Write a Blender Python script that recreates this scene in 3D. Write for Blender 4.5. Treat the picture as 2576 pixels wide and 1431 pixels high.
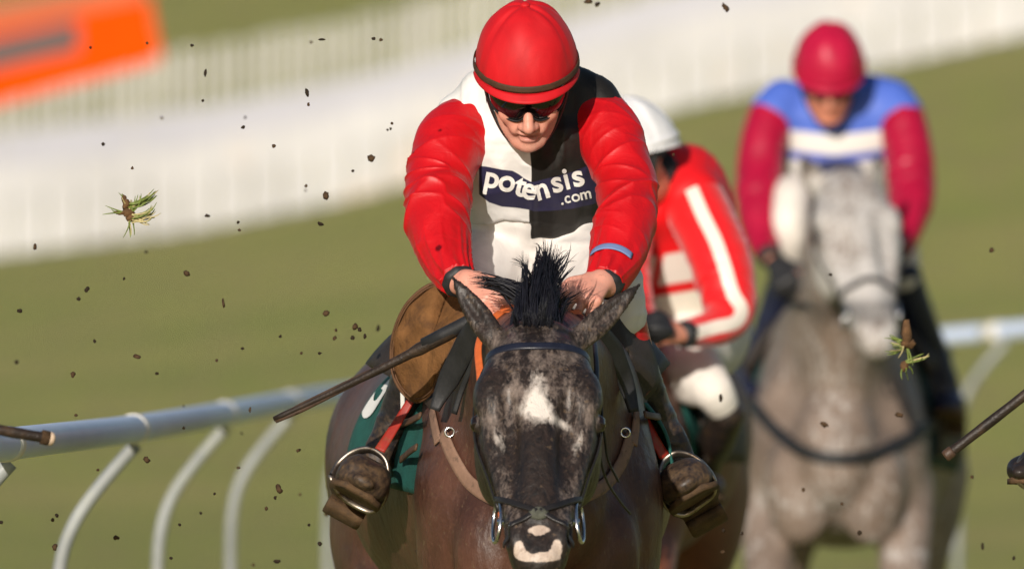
import bpy, math, random
import numpy as np
from mathutils import Vector, Matrix
from mathutils.bvhtree import BVHTree
from math import radians, sin, cos, pi

random.seed(7)
for o in list(bpy.data.objects):
    bpy.data.objects.remove(o)
S = bpy.context.scene
COL = S.collection

# ---------------------------------------------------------------- camera, light, exposure
HC, PITCH, FU = 2.12, 0.02, 28250.0        # camera height, downward pitch, focal length in 1/2576 of the frame width
DF = 25.0                                  # metres from the lens to the leading jockey
cd = bpy.data.cameras.new('camera')
cam = bpy.data.objects.new('camera', cd); COL.objects.link(cam)
cam.location = (0, -DF, HC)
cam.rotation_euler = (radians(90) - PITCH, 0, 0)
cd.sensor_width = 36.0
cd.lens = FU / 2576 * 36.0
cd.clip_start = 1.0; cd.clip_end = 6000
cd.dof.use_dof = True
cd.dof.focus_distance = 24.72
cd.dof.aperture_fstop = 4.1
S.camera = cam

SUN_EL, SUN_AZ = radians(18), radians(13)   # azimuth: to the camera's left, behind it
to_sun = Vector((-sin(SUN_AZ) * cos(SUN_EL), -cos(SUN_AZ) * cos(SUN_EL), sin(SUN_EL)))
ld = bpy.data.lights.new('sun', 'SUN')
ld.energy = 4.4; ld.angle = radians(0.5); ld.color = (1.0, 0.92, 0.82)
sun = bpy.data.objects.new('sun', ld); COL.objects.link(sun)
sun.rotation_euler = to_sun.to_track_quat('Z', 'Y').to_euler()
sun.location = (-5, -20, 12)
W = bpy.data.worlds.new('World'); S.world = W; W.use_nodes = True
wn = W.node_tree.nodes; wl = W.node_tree.links
bg = wn['Background']
sk = wn.new('ShaderNodeTexSky'); sk.sky_type = 'NISHITA'; sk.sun_disc = False
sk.sun_elevation = SUN_EL
sk.sun_rotation = math.atan2(to_sun.x, to_sun.y)
wl.new(sk.outputs[0], bg.inputs[0]); bg.inputs[1].default_value = 0.075
S.view_settings.view_transform = 'Standard'
S.view_settings.look = 'None'
S.view_settings.exposure = 0.08
S.view_settings.gamma = 1.0
S.view_settings.use_curve_mapping = False
S.render.engine = 'CYCLES'
S.cycles.use_denoising = True
S.cycles.max_bounces = 6
try:
    S.cycles.denoiser = 'OPENIMAGEDENOISE'
except Exception:
    pass

FWD = np.array([0, cos(PITCH), -sin(PITCH)]); RGT = np.array([1.0, 0, 0]); UPV = np.array([0, sin(PITCH), cos(PITCH)])
CAM = np.array([0, -DF, HC])

def P(u, v, y=0.0):
    """world point y metres beyond the leading jockey, seen at (u, v)"""
    d = DF + y
    return CAM + d * (FWD + RGT * (u - 1288) / FU - UPV * (v - 714.5) / FU)

def proj(V):
    q = np.asarray(V) - CAM
    d = q @ FWD
    return 1288 + FU * (q @ RGT) / d, 714.5 - FU * (q @ UPV) / d

def M(u, y=0.0):
    """u picture units at that depth in metres"""
    return u * (DF + y) / FU

# ---------------------------------------------------------------- noise
def _h(n):
    n = n.astype(np.uint32)
    n = (n ^ 61) ^ (n >> 16); n = n * np.uint32(9); n = n ^ (n >> 4)
    n = n * np.uint32(0x27d4eb2d); n = n ^ (n >> 15)
    return n
def vnoise(p, seed=0):
    p = np.asarray(p, float)
    i = np.floor(p).astype(np.int64); f = p - i
    f = f * f * (3 - 2 * f)
    D = p.shape[1]; out = np.zeros(len(p))
    mul = (73856093, 19349663, 83492791)
    for c in range(1 << D):
        w = np.ones(len(p)); k = np.full(len(p), seed * 7919 + 13, np.int64)
        for a in range(D):
            b = (c >> a) & 1
            w = w * (f[:, a] if b else 1 - f[:, a])
            k = k + (i[:, a] + b) * mul[a]
        out += w * (_h(k & 0xffffffff) % np.uint32(65536)) / 65535.0
    return out * 2 - 1
def fbm(p, seed=0, o=3):
    s = 0; a = 1.0; t = 0
    for k in range(o):
        s = s + a * vnoise(np.asarray(p) * (2 ** k), seed + k); t += a; a *= .5
    return s / t
def sstep(a, b, x):
    t = np.clip((np.asarray(x, float) - a) / (b - a), 0, 1)
    return t * t * (3 - 2 * t)
def nrm(v):
    v = np.asarray(v, float)
    return v / np.linalg.norm(v)

# ---------------------------------------------------------------- implicit shapes
def interp_c(ts, vals, t):
    """monotone-ish cubic through the control values"""
    ts = np.asarray(ts, float); vals = np.asarray(vals, float)
    if vals.ndim == 1:
        vals = vals[:, None]; sq = True
    else:
        sq = False
    m = np.gradient(vals, ts, axis=0) if len(ts) > 2 else np.repeat((vals[1:] - vals[:-1]) / (ts[1] - ts[0]), 2, 0)
    j = np.clip(np.searchsorted(ts, t, side='right') - 1, 0, len(ts) - 2)
    h = (ts[j + 1] - ts[j]); x = ((t - ts[j]) / h)[:, None]; h = h[:, None]
    r = ((1 + 2 * x) * (1 - x) ** 2) * vals[j] + x * (1 - x) ** 2 * h * m[j] + x * x * (3 - 2 * x) * vals[j + 1] + x * x * (x - 1) * h * m[j + 1]
    return r[:, 0] if sq else r

class Loft:
    """tube along a spline; each station is (point, r) or (point, half width, half height up, half height down)"""
    def __init__(s, pts, up=(0, 0, 1), n=2.0, sub=6):
        C = np.array([np.asarray(q[0], float) for q in pts])
        R = np.array([[q[1]] * 3 if len(q) == 2 else ([q[1], q[2], q[2]] if len(q) == 3 else list(q[1:4])) for q in pts], float)
        seg = np.linalg.norm(np.diff(C, axis=0), axis=1)
        ts = np.concatenate([[0], np.cumsum(seg)]); s.len = ts[-1]
        K = sub * (len(pts) - 1) + 1
        t = np.linspace(0, ts[-1], K)
        s.C = interp_c(ts, C, t); s.R = np.maximum(interp_c(ts, R, t), 1e-4)
        T = np.gradient(s.C, axis=0); s.T = T / np.linalg.norm(T, axis=1)[:, None]
        up = np.asarray(up, float)
        ri = np.cross(s.T, up); s.X = ri / np.linalg.norm(ri, axis=1)[:, None]
        s.U = np.cross(s.X, s.T)
        s.n = n; s.K = K
        r = s.R.max()
        s.lo = s.C.min(0) - r; s.hi = s.C.max(0) + r
    def near(s, Q):
        """spline parameter (in samples) of the nearest point: nearest sample first, then its two segments"""
        out = np.empty(len(Q)); C2 = (s.C ** 2).sum(1)
        for k in range(0, len(Q), 60000):
            q = Q[k:k + 60000]
            m = np.argmin(C2[None] - 2 * (q @ s.C.T), axis=1)
            best = np.full(len(q), 1e9); bt = np.zeros(len(q))
            for o in (-1, 0):
                j = np.clip(m + o, 0, s.K - 2)
                a = s.C[j]; d = s.C[j + 1] - a; w = q - a
                h = np.clip((w[:, 0] * d[:, 0] + w[:, 1] * d[:, 1] + w[:, 2] * d[:, 2]) / (d * d).sum(1), 0, 1)
                e = w - h[:, None] * d
                dd = e[:, 0] ** 2 + e[:, 1] ** 2 + e[:, 2] ** 2
                b = dd < best
                best = np.where(b, dd, best); bt = np.where(b, j + h, bt)
            out[k:k + 60000] = bt
        return out
    def frame(s, bt):
        j = np.minimum(bt.astype(int), s.K - 2); h = (bt - j)[:, None]
        L = lambda A: A[j] * (1 - h) + A[j + 1] * h
        return L(s.C), L(s.R), L(s.X), L(s.U), L(s.T)
    def local(s, Q):
        bt = s.near(Q); c, r, X, U, T = s.frame(bt)
        q = Q - c
        x = np.einsum('ij,ij->i', q, X); y = np.einsum('ij,ij->i', q, U); a = np.einsum('ij,ij->i', q, T)
        return bt / (s.K - 1), x, y, a, r
    def sd(s, Q):
        t, x, y, a, r = s.local(Q)
        h = np.where(y > 0, r[:, 1], r[:, 2])
        f = ((np.abs(x) / r[:, 0]) ** s.n + (np.abs(y) / h) ** s.n) ** (1 / s.n)
        f = np.sqrt(f * f + (a / np.minimum(r[:, 0], h)) ** 2) + 1e-6
        L = np.sqrt(x * x + y * y + a * a) + 1e-9
        return L * (1 - 1 / f)
    def surf(s, t, th, off=0.0):
        """points on the skin at parameter t, angle th (0 = right, pi/2 = up)"""
        t = np.atleast_1d(np.asarray(t, float)); th = np.atleast_1d(np.asarray(th, float))
        c, r, X, U, T = s.frame(np.clip(t, 0, 1) * (s.K - 1))
        ct, st = np.cos(th), np.sin(th)
        h = np.where(st > 0, r[:, 1], r[:, 2])
        k = 1 / (((np.abs(ct) / r[:, 0]) ** s.n + (np.abs(st) / h) ** s.n) ** (1 / s.n))
        k = k + off
        return c + (k * ct)[:, None] * X + (k * st)[:, None] * U

class Ell:
    def __init__(s, c, r, R=None):
        s.c = np.asarray(c, float); s.r = np.asarray(r, float) if np.ndim(r) else np.full(3, float(r))
        s.M = np.eye(3) if R is None else np.asarray(R, float)      # columns: axes
        m = s.r.max(); s.lo = s.c - m; s.hi = s.c + m
    def sd(s, Q):
        q = (Q - s.c) @ s.M
        f = np.sqrt(((q / s.r) ** 2).sum(1)) + 1e-6
        L = np.sqrt((q * q).sum(1)) + 1e-9
        return L * (1 - 1 / f)

def axis(*segs):
    """segs (x0, x1, step): a graded axis"""
    out = []
    for a, b, h in segs:
        n = max(1, int(round((b - a) / h)))
        out.append(np.linspace(a, b, n, endpoint=False))
    return np.concatenate(out + [[segs[-1][1]]])

class Field:
    def __init__(s, xs, ys, zs):
        s.ax = [np.asarray(xs, float), np.asarray(ys, float), np.asarray(zs, float)]
        s.F = np.full([len(a) for a in s.ax], 1.0, np.float32)
    def box(s, lo, hi, m):
        sl = []
        for a, l, h in zip(s.ax, lo, hi):
            i = max(0, np.searchsorted(a, l - m) - 2); j = min(len(a), np.searchsorted(a, h + m) + 2)
            if j - i < 1: return None
            sl.append(slice(i, j))
        return tuple(sl)
    def pts(s, sl):
        g = np.meshgrid(*[a[c] for a, c in zip(s.ax, sl)], indexing='ij')
        return np.stack([x.ravel() for x in g], 1), g[0].shape
    def add(s, prim, k=0.02):
        sl = s.box(prim.lo, prim.hi, k + .012)
        if sl is None: return s
        Q, sh = s.pts(sl); d = prim.sd(Q).reshape(sh); f = s.F[sl]
        h = np.maximum(k - np.abs(f - d), 0) / max(k, 1e-6)
        s.F[sl] = np.minimum(f, d) - h * h * k * .25
        return s
    def sub(s, prim, k=0.006):
        sl = s.box(prim.lo, prim.hi, k + .012)
        if sl is None: return s
        Q, sh = s.pts(sl); d = -prim.sd(Q).reshape(sh); f = s.F[sl]
        h = np.maximum(k - np.abs(f - d), 0) / max(k, 1e-6)
        s.F[sl] = np.maximum(f, d) + h * h * k * .25
        return s
    def cut(s, fn):
        """keep where fn(points) < 0"""
        sl = tuple(slice(0, len(a)) for a in s.ax)
        Q, sh = s.pts(sl)
        s.F = np.maximum(s.F, fn(Q).reshape(sh).astype(np.float32)); return s
    def mesh(s):
        F = s.F; N = F < 0
        for a in range(3):                      # close the shape at the grid border
            i = [slice(None)] * 3; i[a] = 0; F[tuple(i)] = np.maximum(F[tuple(i)], 1e-3)
            i[a] = -1; F[tuple(i)] = np.maximum(F[tuple(i)], 1e-3)
        N = F < 0
        c8 = [N[i:N.shape[0] - 1 + i, j:N.shape[1] - 1 + j, k:N.shape[2] - 1 + k] for i in (0, 1) for j in (0, 1) for k in (0, 1)]
        al = c8[0].copy(); an = c8[0].copy()
        for c in c8[1:]:
            al &= c; an |= c
        act = an & ~al
        I = np.argwhere(act)
        idx = np.full(act.shape, -1, np.int32); idx[tuple(I.T)] = np.arange(len(I))
        X, Y, Z = s.ax
        A = [X, Y, Z]
        acc = np.zeros((len(I), 3)); cnt = np.zeros(len(I))
        for a in range(3):
            b, c = [q for q in range(3) if q != a]
            for ob in (0, 1):
                for oc in (0, 1):
                    p0 = I.copy(); p0[:, b] += ob; p0[:, c] += oc
                    p1 = p0.copy(); p1[:, a] += 1
                    f0 = F[tuple(p0.T)].astype(float); f1 = F[tuple(p1.T)].astype(float)
                    m = (f0 < 0) != (f1 < 0)
                    t = np.where(m, f0 / np.where(m, f0 - f1, 1), 0)
                    q = np.stack([A[e][p0[:, e]] for e in range(3)], 1)
                    q[:, a] += t * (A[a][p1[:, a]] - A[a][p0[:, a]])
                    acc[m] += q[m]; cnt[m] += 1
        V = acc / cnt[:, None]
        faces = []
        for a in range(3):
            b, c = [(1, 2), (2, 0), (0, 1)][a]
            sl0 = [slice(None)] * 3; sl1 = [slice(None)] * 3
            sl0[a] = slice(0, -1); sl1[a] = slice(1, None)
            n0 = N[tuple(sl0)]; n1 = N[tuple(sl1)]
            E = np.argwhere(n0 != n1)
            ok = (E[:, b] > 0) & (E[:, c] > 0) & (E[:, b] < N.shape[b] - 1) & (E[:, c] < N.shape[c] - 1)
            E = E[ok]
            inside = n0[tuple(E.T)]
            def at(db, dc):
                q = E.copy(); q[:, b] += db; q[:, c] += dc
                return idx[tuple(q.T)]
            q = np.stack([at(-1, -1), at(0, -1), at(0, 0), at(-1, 0)], 1)
            q[~inside] = q[~inside][:, ::-1]
            faces.append(q)
        return V, np.concatenate(faces)

def relax(V, F, it=2, lam=.5):
    E = np.concatenate([F[:, [i, (i + 1) % 4]] for i in range(4)])
    n = len(V); deg = np.bincount(E[:, 0], minlength=n) + np.bincount(E[:, 1], minlength=n)
    for k in range(it * 2):
        l = lam if k % 2 == 0 else -lam * 1.03
        acc = np.zeros_like(V)
        for a in range(3):
            acc[:, a] = np.bincount(E[:, 0], V[E[:, 1], a], n) + np.bincount(E[:, 1], V[E[:, 0], a], n)
        V = V + l * (acc / np.maximum(deg, 1)[:, None] - V)
    return V
def vnormals(V, F):
    a = V[F[:, 2]] - V[F[:, 0]]; b = V[F[:, 3]] - V[F[:, 1]]
    fn = np.cross(a, b); N = np.zeros_like(V)
    for i in range(4):
        for c in range(3):
            N[:, c] += np.bincount(F[:, i], fn[:, c], len(V))
    return N / (np.linalg.norm(N, axis=1)[:, None] + 1e-12)

# ---------------------------------------------------------------- objects
def link(name, V, F, mat=None, parent=None, smooth=True, attrs=None):
    me = bpy.data.meshes.new(name)
    V = np.asarray(V, float)
    if isinstance(F, np.ndarray):
        k = F.shape[1]
        me.vertices.add(len(V)); me.vertices.foreach_set('co', V.ravel())
        me.loops.add(F.size); me.loops.foreach_set('vertex_index', F.ravel().astype(np.int32))
        me.polygons.add(len(F)); me.polygons.foreach_set('loop_start', np.arange(0, F.size, k, dtype=np.int32))
        me.polygons.foreach_set('loop_total', np.full(len(F), k, np.int32))
        me.update(calc_edges=True); me.validate()
    else:
        me.from_pydata([tuple(v) for v in V], [], [tuple(f) for f in F]); me.update()
    if smooth:
        me.polygons.foreach_set('use_smooth', np.ones(len(me.polygons), bool))
    if attrs:
        for a, val in attrs.items():
            val = np.asarray(val, np.float32)
            me.attributes.new(a, 'FLOAT', 'POINT').data.foreach_set('value', val)
    o = bpy.data.objects.new(name, me); COL.objects.link(o)
    if mat: me.materials.append(mat)
    if parent is not None:
        o.parent = parent
        o.matrix_parent_inverse = Matrix.Translation(parent.location).inverted() if parent.parent is None else Matrix.Translation(parent.matrix_world.translation).inverted()
    return o
def thing(name, label, cat, loc=(0, 0, 0), group=None):
    o = bpy.data.objects.new(name, None); COL.objects.link(o)
    o.empty_display_size = .1; o.location = tuple(loc)
    o['label'] = label; o['category'] = cat
    if group: o['group'] = group
    return o
def tag(o, label, cat, group=None):
    o['label'] = label; o['category'] = cat
    if group: o['group'] = group
    return o

class Geo:
    """collects simple swept pieces of ONE object"""
    def __init__(s): s.V = []; s.F = []; s.n = 0
    def put(s, V, F):
        V = np.asarray(V, float); s.V.append(V); s.F += [tuple(int(i) + s.n for i in f) for f in F]; s.n += len(V); return s
    def tube(s, pts, r, seg=10, up=None, cap=True, flat=1.0):
        C = np.asarray(pts, float); n = len(C)
        r = np.full(n, float(r)) if np.ndim(r) == 0 else np.asarray(r, float)
        T = np.gradient(C, axis=0); T /= np.linalg.norm(T, axis=1)[:, None] + 1e-12
        if up is None:
            ref = np.array([0, 0, 1.0]) if abs(T[0, 2]) < .9 else np.array([0, 1.0, 0])
        else: ref = np.asarray(up, float)
        X = np.zeros_like(C); U = np.zeros_like(C)
        for i in range(n):
            x = np.cross(T[i], ref); x /= np.linalg.norm(x) + 1e-12
            u = np.cross(x, T[i]); X[i] = x; U[i] = u
            if up is None: ref = u
        th = np.arange(seg) * 2 * pi / seg
        V = (C[:, None] + r[:, None, None] * (np.cos(th)[None, :, None] * X[:, None] + flat * np.sin(th)[None, :, None] * U[:, None])).reshape(-1, 3)
        F = []
        for i in range(n - 1):
            for j in range(seg):
                k = (j + 1) % seg
                F.append((i * seg + j, i * seg + k, (i + 1) * seg + k, (i + 1) * seg + j))
        if cap:
            F.append(tuple(range(seg))[::-1]); F.append(tuple((n - 1) * seg + j for j in range(seg)))
        return s.put(V, F)
    def ribbon(s, pts, nor, w, th=.003):
        """strap: path, outward normals, width, thickness (rounded edge)"""
        C = np.asarray(pts, float); n = len(C); N = np.asarray(nor, float)
        N = N / (np.linalg.norm(N, axis=1)[:, None] + 1e-12)
        w = np.full(n, float(w)) if np.ndim(w) == 0 else np.asarray(w, float)
        T = np.gradient(C, axis=0); T /= np.linalg.norm(T, axis=1)[:, None] + 1e-12
        B = np.cross(T, N); B /= np.linalg.norm(B, axis=1)[:, None] + 1e-12
        prof = [(-.5, 0), (-.47, 1), (-.25, 1.15), (.25, 1.15), (.47, 1), (.5, 0), (.47, -.6), (-.47, -.6)]
        V = np.concatenate([[C[i] + B[i] * a * w[i] + N[i] * b * th for a, b in prof] for i in range(n)])
        m = len(prof); F = []
        for i in range(n - 1):
            for j in range(m):
                k = (j + 1) % m
                F.append((i * m + j, (i + 1) * m + j, (i + 1) * m + k, i * m + k))
        F.append(tuple(range(m))); F.append(tuple((n - 1) * m + j for j in range(m))[::-1])
        return s.put(V, F)
    def box(s, c, h, R=None):
        R = np.eye(3) if R is None else np.asarray(R)
        V = [np.asarray(c) + R @ (np.array([a, b, e]) * np.asarray(h)) for a in (-1, 1) for b in (-1, 1) for e in (-1, 1)]
        return s.put(V, [(0, 1, 3, 2), (4, 6, 7, 5), (0, 4, 5, 1), (2, 3, 7, 6), (0, 2, 6, 4), (1, 5, 7, 3)])
    def grid(s, A, closed=False):
        """A: n x m x 3 points"""
        n, m = A.shape[:2]; F = []
        for i in range(n - 1):
            for j in range(m - 1 if not closed else m):
                k = (j + 1) % m
                F.append((i * m + j, i * m + k, (i + 1) * m + k, (i + 1) * m + j))
        return s.put(A.reshape(-1, 3), F)
    def shell(s, A, th=.004):
        """a sheet n x m given real thickness"""
        n, m = A.shape[:2]
        du = np.gradient(A, axis=0); dv = np.gradient(A, axis=1)
        N = np.cross(du, dv); N /= np.linalg.norm(N, axis=2)[:, :, None] + 1e-12
        B = A - N * th
        V = np.concatenate([A.reshape(-1, 3), B.reshape(-1, 3)]); o = n * m; F = []
        for i in range(n - 1):
            for j in range(m - 1):
                q = (i * m + j, i * m + j + 1, (i + 1) * m + j + 1, (i + 1) * m + j)
                F.append(q[::-1]); F.append(tuple(a + o for a in q))
        rim = [j for j in range(m)] + [i * m + m - 1 for i in range(1, n)] + [(n - 1) * m + j for j in range(m - 2, -1, -1)] + [i * m for i in range(n - 2, 0, -1)]
        for a, b in zip(rim, rim[1:] + rim[:1]):
            F.append((a, b, b + o, a + o))
        return s.put(V, F)
    def build(s, name, mat, parent=None, smooth=True, attrs=None):
        return link(name, np.concatenate(s.V), s.F, mat, parent, smooth, attrs)

def spline(pts, k=8):
    C = np.array([np.asarray(p, float) for p in pts])
    ts = np.concatenate([[0], np.cumsum(np.linalg.norm(np.diff(C, axis=0), axis=1))])
    t = np.linspace(0, ts[-1], k * (len(pts) - 1) + 1)
    return interp_c(ts, C, t)

# ---------------------------------------------------------------- materials
class Mat:
    def __init__(s, name, rough=.6, spec=.4):
        s.m = bpy.data.materials.new(name); s.m.use_nodes = True
        s.nt = s.m.node_tree; s.b = s.nt.nodes['Principled BSDF']
        s.b.inputs['Roughness'].default_value = rough
        s.b.inputs['Specular IOR Level'].default_value = spec
    def n(s, kind, **kw):
        d = s.nt.nodes.new(kind)
        for k, v in kw.items():
            if k.startswith('i_'):
                key = k[2:]
                d.inputs[int(key) if key.isdigit() else key].default_value = v
            else: setattr(d, k, v)
        return d
    def l(s, a, b): s.nt.links.new(a, b)
    def col(s, c): s.b.inputs['Base Color'].default_value = (*c, 1)
    def attr(s, name): return s.n('ShaderNodeAttribute', attribute_name=name).outputs['Fac']
    def obj(s): return s.n('ShaderNodeTexCoord').outputs['Object']
    def vec(s, x, y, z=None):
        d = s.n('ShaderNodeCombineXYZ'); s.l(x, d.inputs[0]); s.l(y, d.inputs[1])
        if z is not None: s.l(z, d.inputs[2])
        return d.outputs[0]
    def scale(s, v, sc):
        d = s.n('ShaderNodeMapping'); d.inputs['Scale'].default_value = sc; s.l(v, d.inputs['Vector']); return d.outputs[0]
    def noise(s, v, scale=5, detail=3, rough=.55, dist=0.0):
        d = s.n('ShaderNodeTexNoise'); d.inputs['Scale'].default_value = scale; d.inputs['Detail'].default_value = detail
        d.inputs['Roughness'].default_value = rough; d.inputs['Distortion'].default_value = dist
        if v is not None: s.l(v, d.inputs['Vector'])
        return d.outputs['Fac']
    def ramp(s, f, *stops):
        d = s.n('ShaderNodeValToRGB'); e = d.color_ramp.elements
        while len(e) < len(stops): e.new(.5)
        for k, (p, c) in enumerate(stops):
            e[k].position = p; e[k].color = (*c, 1) if len(c) == 3 else c
        s.l(f, d.inputs[0]); return d.outputs[0]
    def rng(s, f, a, b, c=0.0, d=1.0):
        n = s.n('ShaderNodeMapRange'); s.l(f, n.inputs[0])
        for k, q in enumerate((a, b, c, d)): n.inputs[k + 1].default_value = q
        return n.outputs[0]
    def math(s, op, a, b=None):
        d = s.n('ShaderNodeMath', operation=op)
        for k, q in enumerate((a, b)):
            if q is None: continue
            if isinstance(q, (int, float)): d.inputs[k].default_value = q
            else: s.l(q, d.inputs[k])
        return d.outputs[0]
    def mix(s, f, a, b):
        d = s.n('ShaderNodeMix', data_type='RGBA')
        for k, q in ((0, f), (6, a), (7, b)):
            if isinstance(q, (int, float)): d.inputs[k].default_value = q
            elif isinstance(q, tuple): d.inputs[k].default_value = (*q, 1)
            else: s.l(q, d.inputs[k])
        return d.outputs[2]
    def base(s, c): s.l(c, s.b.inputs['Base Color']); return s
    def bump(s, h, strength=.3, dist=.01, prev=None):
        d = s.n('ShaderNodeBump'); d.inputs['Strength'].default_value = strength; d.inputs['Distance'].default_value = dist
        s.l(h, d.inputs['Height'])
        if prev is not None: s.l(prev, d.inputs['Normal'])
        s.l(d.outputs[0], s.b.inputs['Normal']); return d.outputs[0]

def plain(name, c, rough=.6, var=.25, scale=12, bump=.15, dist=.004, spec=.4, metal=0.0, dirt=None, dirt_amt=.5):
    """a base colour with natural variation, fine bump and optional mud"""
    k = Mat(name, rough, spec)
    o = k.obj()
    f = k.noise(o, scale, 4)
    lo = tuple(x * (1 - var) for x in c); hi = tuple(min(1, x * (1 + var)) for x in c)
    cc = k.mix(k.rng(f, .3, .7), lo, hi)
    if dirt:
        g = k.noise(o, scale * .8, 5, .65)
        cc = k.mix(k.rng(g, .56 - dirt_amt * .2, .62 + .05), cc, dirt)
    k.base(cc)
    k.b.inputs['Metallic'].default_value = metal
    if bump: k.bump(k.noise(o, scale * 6, 4), bump, dist)
    return k.m
# ================================================================ the setting
ZU = [-3000, -600, 0, 442, 872, 1744, 2236, 2576, 3200, 6000]
ZV = [740, 712, 650, 598, 515, 272, 172, 95, -10, -90]
ZX = (np.array(ZU) - 1288) / 282.5
ZZ = HC - 100 * (PITCH + (np.array(ZV) - 714.5) / FU)
BD = [0, 20, 26, 42, 52, 62, 100, 160, 400, 900, 4000]
BZ = [.1, .1, .05, -.24, -.33, -.36, .348, 3.0, 17, 32, 34]
def ground_z(x, y):
    d = np.asarray(y, float) + DF
    x = np.asarray(x, float)
    b = np.interp(d, BD, BZ)
    return b + (np.interp(x, ZX, ZZ) - .348) * sstep(58, 100, d)

def make_ground():
    xs = np.concatenate([-np.geomspace(2500, 16, 22), np.linspace(-15, 15, 61), np.geomspace(16, 2500, 22)])
    ys = np.concatenate([[-400, -120, -60], np.linspace(-30, 150, 121), np.geomspace(160, 3900, 26)])
    A = np.zeros((len(ys), len(xs), 3))
    A[:, :, 0] = xs[None]; A[:, :, 1] = ys[:, None]
    A[:, :, 2] = ground_z(A[:, :, 0].ravel(), A[:, :, 1].ravel()).reshape(len(ys), len(xs))
    k = Mat('turf', .9, .15)
    o = k.n('ShaderNodeTexCoord').outputs['Object']
    a = k.noise(o, .35, 4, .6); b = k.noise(o, 2.6, 4, .65); c = k.noise(o, 60, 3, .7)
    c1 = k.ramp(a, (.32, (.42, .50, .115)), (.55, (.58, .59, .165)), (.72, (.70, .62, .22)))
    c2 = k.mix(k.rng(b, .42, .66), c1, (.55, .46, .20))
    c3 = k.mix(k.rng(c, .3, .75, 0, .45), c2, (.30, .31, .09))
    k.base(c3)
    k.bump(c, 1.0, .06, k.bump(b, .8, .12))
    g = link('ground', A.reshape(-1, 3), Geo().grid(A).F, k.m)
    g['kind'] = 'structure'
make_ground()

rail_white = plain('rail_plastic', (.66, .76, 1.0), .42, .05, 3, .05, .002)  # blue tint puts the sky's reflection into the rail colour
sleeve_white = plain('rail_sleeve_plastic', (.82, .78, .70), .4, .06, 6, .05, .002)
post_white = plain('rail_post_plastic', (.26, .275, .27), .5, .25, 5, .08, .002, dirt=(.35, .36, .30), dirt_amt=.2)
def make_rail():
    way = [(-7750, 3539, 5), (-3000, 1993, 9.5), (-1000, 1245, 17), (-420, 1172, 20.3), (15, 1116, 24), (330, 1078, 28.4), (560, 1040, 32.9), (735, 1009, 37.3), (873, 988, 41.7),
           (1100, 962, 44.5), (1500, 925, 46.5), (2000, 880, 47), (2480, 836, 46), (2800, 806, 45)]
    C = spline([P(u, v, d - DF) for u, v, d in way], 10)
    root = thing('running_rail', 'sky-tinted white plastic running rail on swan-neck posts, curving behind the horses', 'rail', (C[20][0], C[20][1], ground_z(C[20][0], C[20][1])))
    Geo().tube(C, .0355, 20).build('rail_tube', rail_white, root)
    UU, _ = proj(C)
    for u0 in (-6000, -1900, -420, 15, 330, 560, 735, 945, 1500, 2010, 2545):
        i = int(np.argmin(np.abs(UU - u0))); c = C[i]
        T = C[min(i + 1, len(C) - 1)] - C[max(i - 1, 0)]; T /= np.linalg.norm(T)
        Geo().tube([c - T * .06, c - T * .058, c + T * .058, c + T * .06], [.0355, .0390, .0390, .0355], 20).build('joint_sleeve', sleeve_white, root)
        s = np.array([-1, -.12, 0]); s /= np.linalg.norm(s); z = np.array([0, 0, 1.0])
        a = c + T * .10 + np.array([.0, 0, -.04])
        gz = ground_z(a[0] - .2, a[1]) - .08
        pts = [a + s * x + z * q for x, q in ((.0, 0), (.045, -.05), (.10, -.115), (.15, -.185), (.182, -.255), (.198, -.33), (.204, -.42))]
        pts = list(spline(pts, 4)) + [np.array([a[0] + s[0] * .204, a[1] + s[1] * .204, q]) for q in (a[2] - .7, gz)]
        Geo().tube(pts, .0178, 12).build('post', post_white, root)
make_rail()

def fence_path(dd, off=0.0):
    us = np.linspace(-900, 3400, 130)
    x = (us - 1288) / FU * dd
    y = np.full_like(x, dd - DF) + .25 * np.sin(us / 700.)
    return np.stack([x, y, ground_z(x, y)], 1)

def make_fence(name, label, dd, h, pick_w, gap, solid_h, m_pick, m_solid, m_post, seed):
    C = fence_path(dd); rnd = random.Random(seed)
    seg = np.concatenate([[0], np.cumsum(np.linalg.norm(np.diff(C, axis=0), axis=1))])
    at = lambda s: np.array([np.interp(s, seg, C[:, a]) for a in range(3)])
    root = thing(name, label, 'fence', C[65])
    g = Geo(); s = 0; k_ = 0
    while s < seg[-1] - .1:
        c = at(s); hh = h * (1 + rnd.uniform(-.02, .02))
        lo = solid_h if solid_h else .03
        g.box(c + np.array([0, rnd.uniform(-.004, .004), (lo + hh) / 2]), (pick_w / 2, .011, (hh - lo) / 2))
        k_ += 1; s += pick_w + gap * (1 + rnd.uniform(-.3, .3)) + (.030 if k_ % 3 == 0 else 0)
    g.build('picket_panel', m_pick, root, smooth=False)
    n = 60
    if solid_h:
        A = np.zeros((n, 2, 3)); ss = np.linspace(0, seg[-1], n)
        for i, q in enumerate(ss):
            c = at(q) + np.array([0, -.03, 0]); A[i, 0] = c + np.array([0, 0, solid_h]); A[i, 1] = c + np.array([0, 0, -.03])
        Geo().shell(A, .02).build('board_panel', m_solid, root, smooth=False)
    for zz in (.3, .82):
        Geo().tube([at(q) + np.array([0, .04, h * zz]) for q in np.linspace(0, seg[-1], n)], .022, 6).build('fence_rail', m_post, root)
    for q in np.arange(.5, seg[-1], 2.4):
        c = at(q); Geo().box(c + np.array([0, .10, h * .5 - .05]), (.035, .035, h * .5 + .06)).build('fence_post', m_post, root, smooth=False)
    return root
k_white = plain('fence_white_paint', (.49, .485, .49), .6, .16, .9, .1, .004, dirt=(.62, .52, .44), dirt_amt=.0)
k_pale = plain('fence_pale_paint', (.42, .42, .47), .6, .08, .9, .1, .004)
k_grey = plain('fence_weathered_wood', (.44, .43, .39), .75, .15, 1.2, .15, .004)
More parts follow.
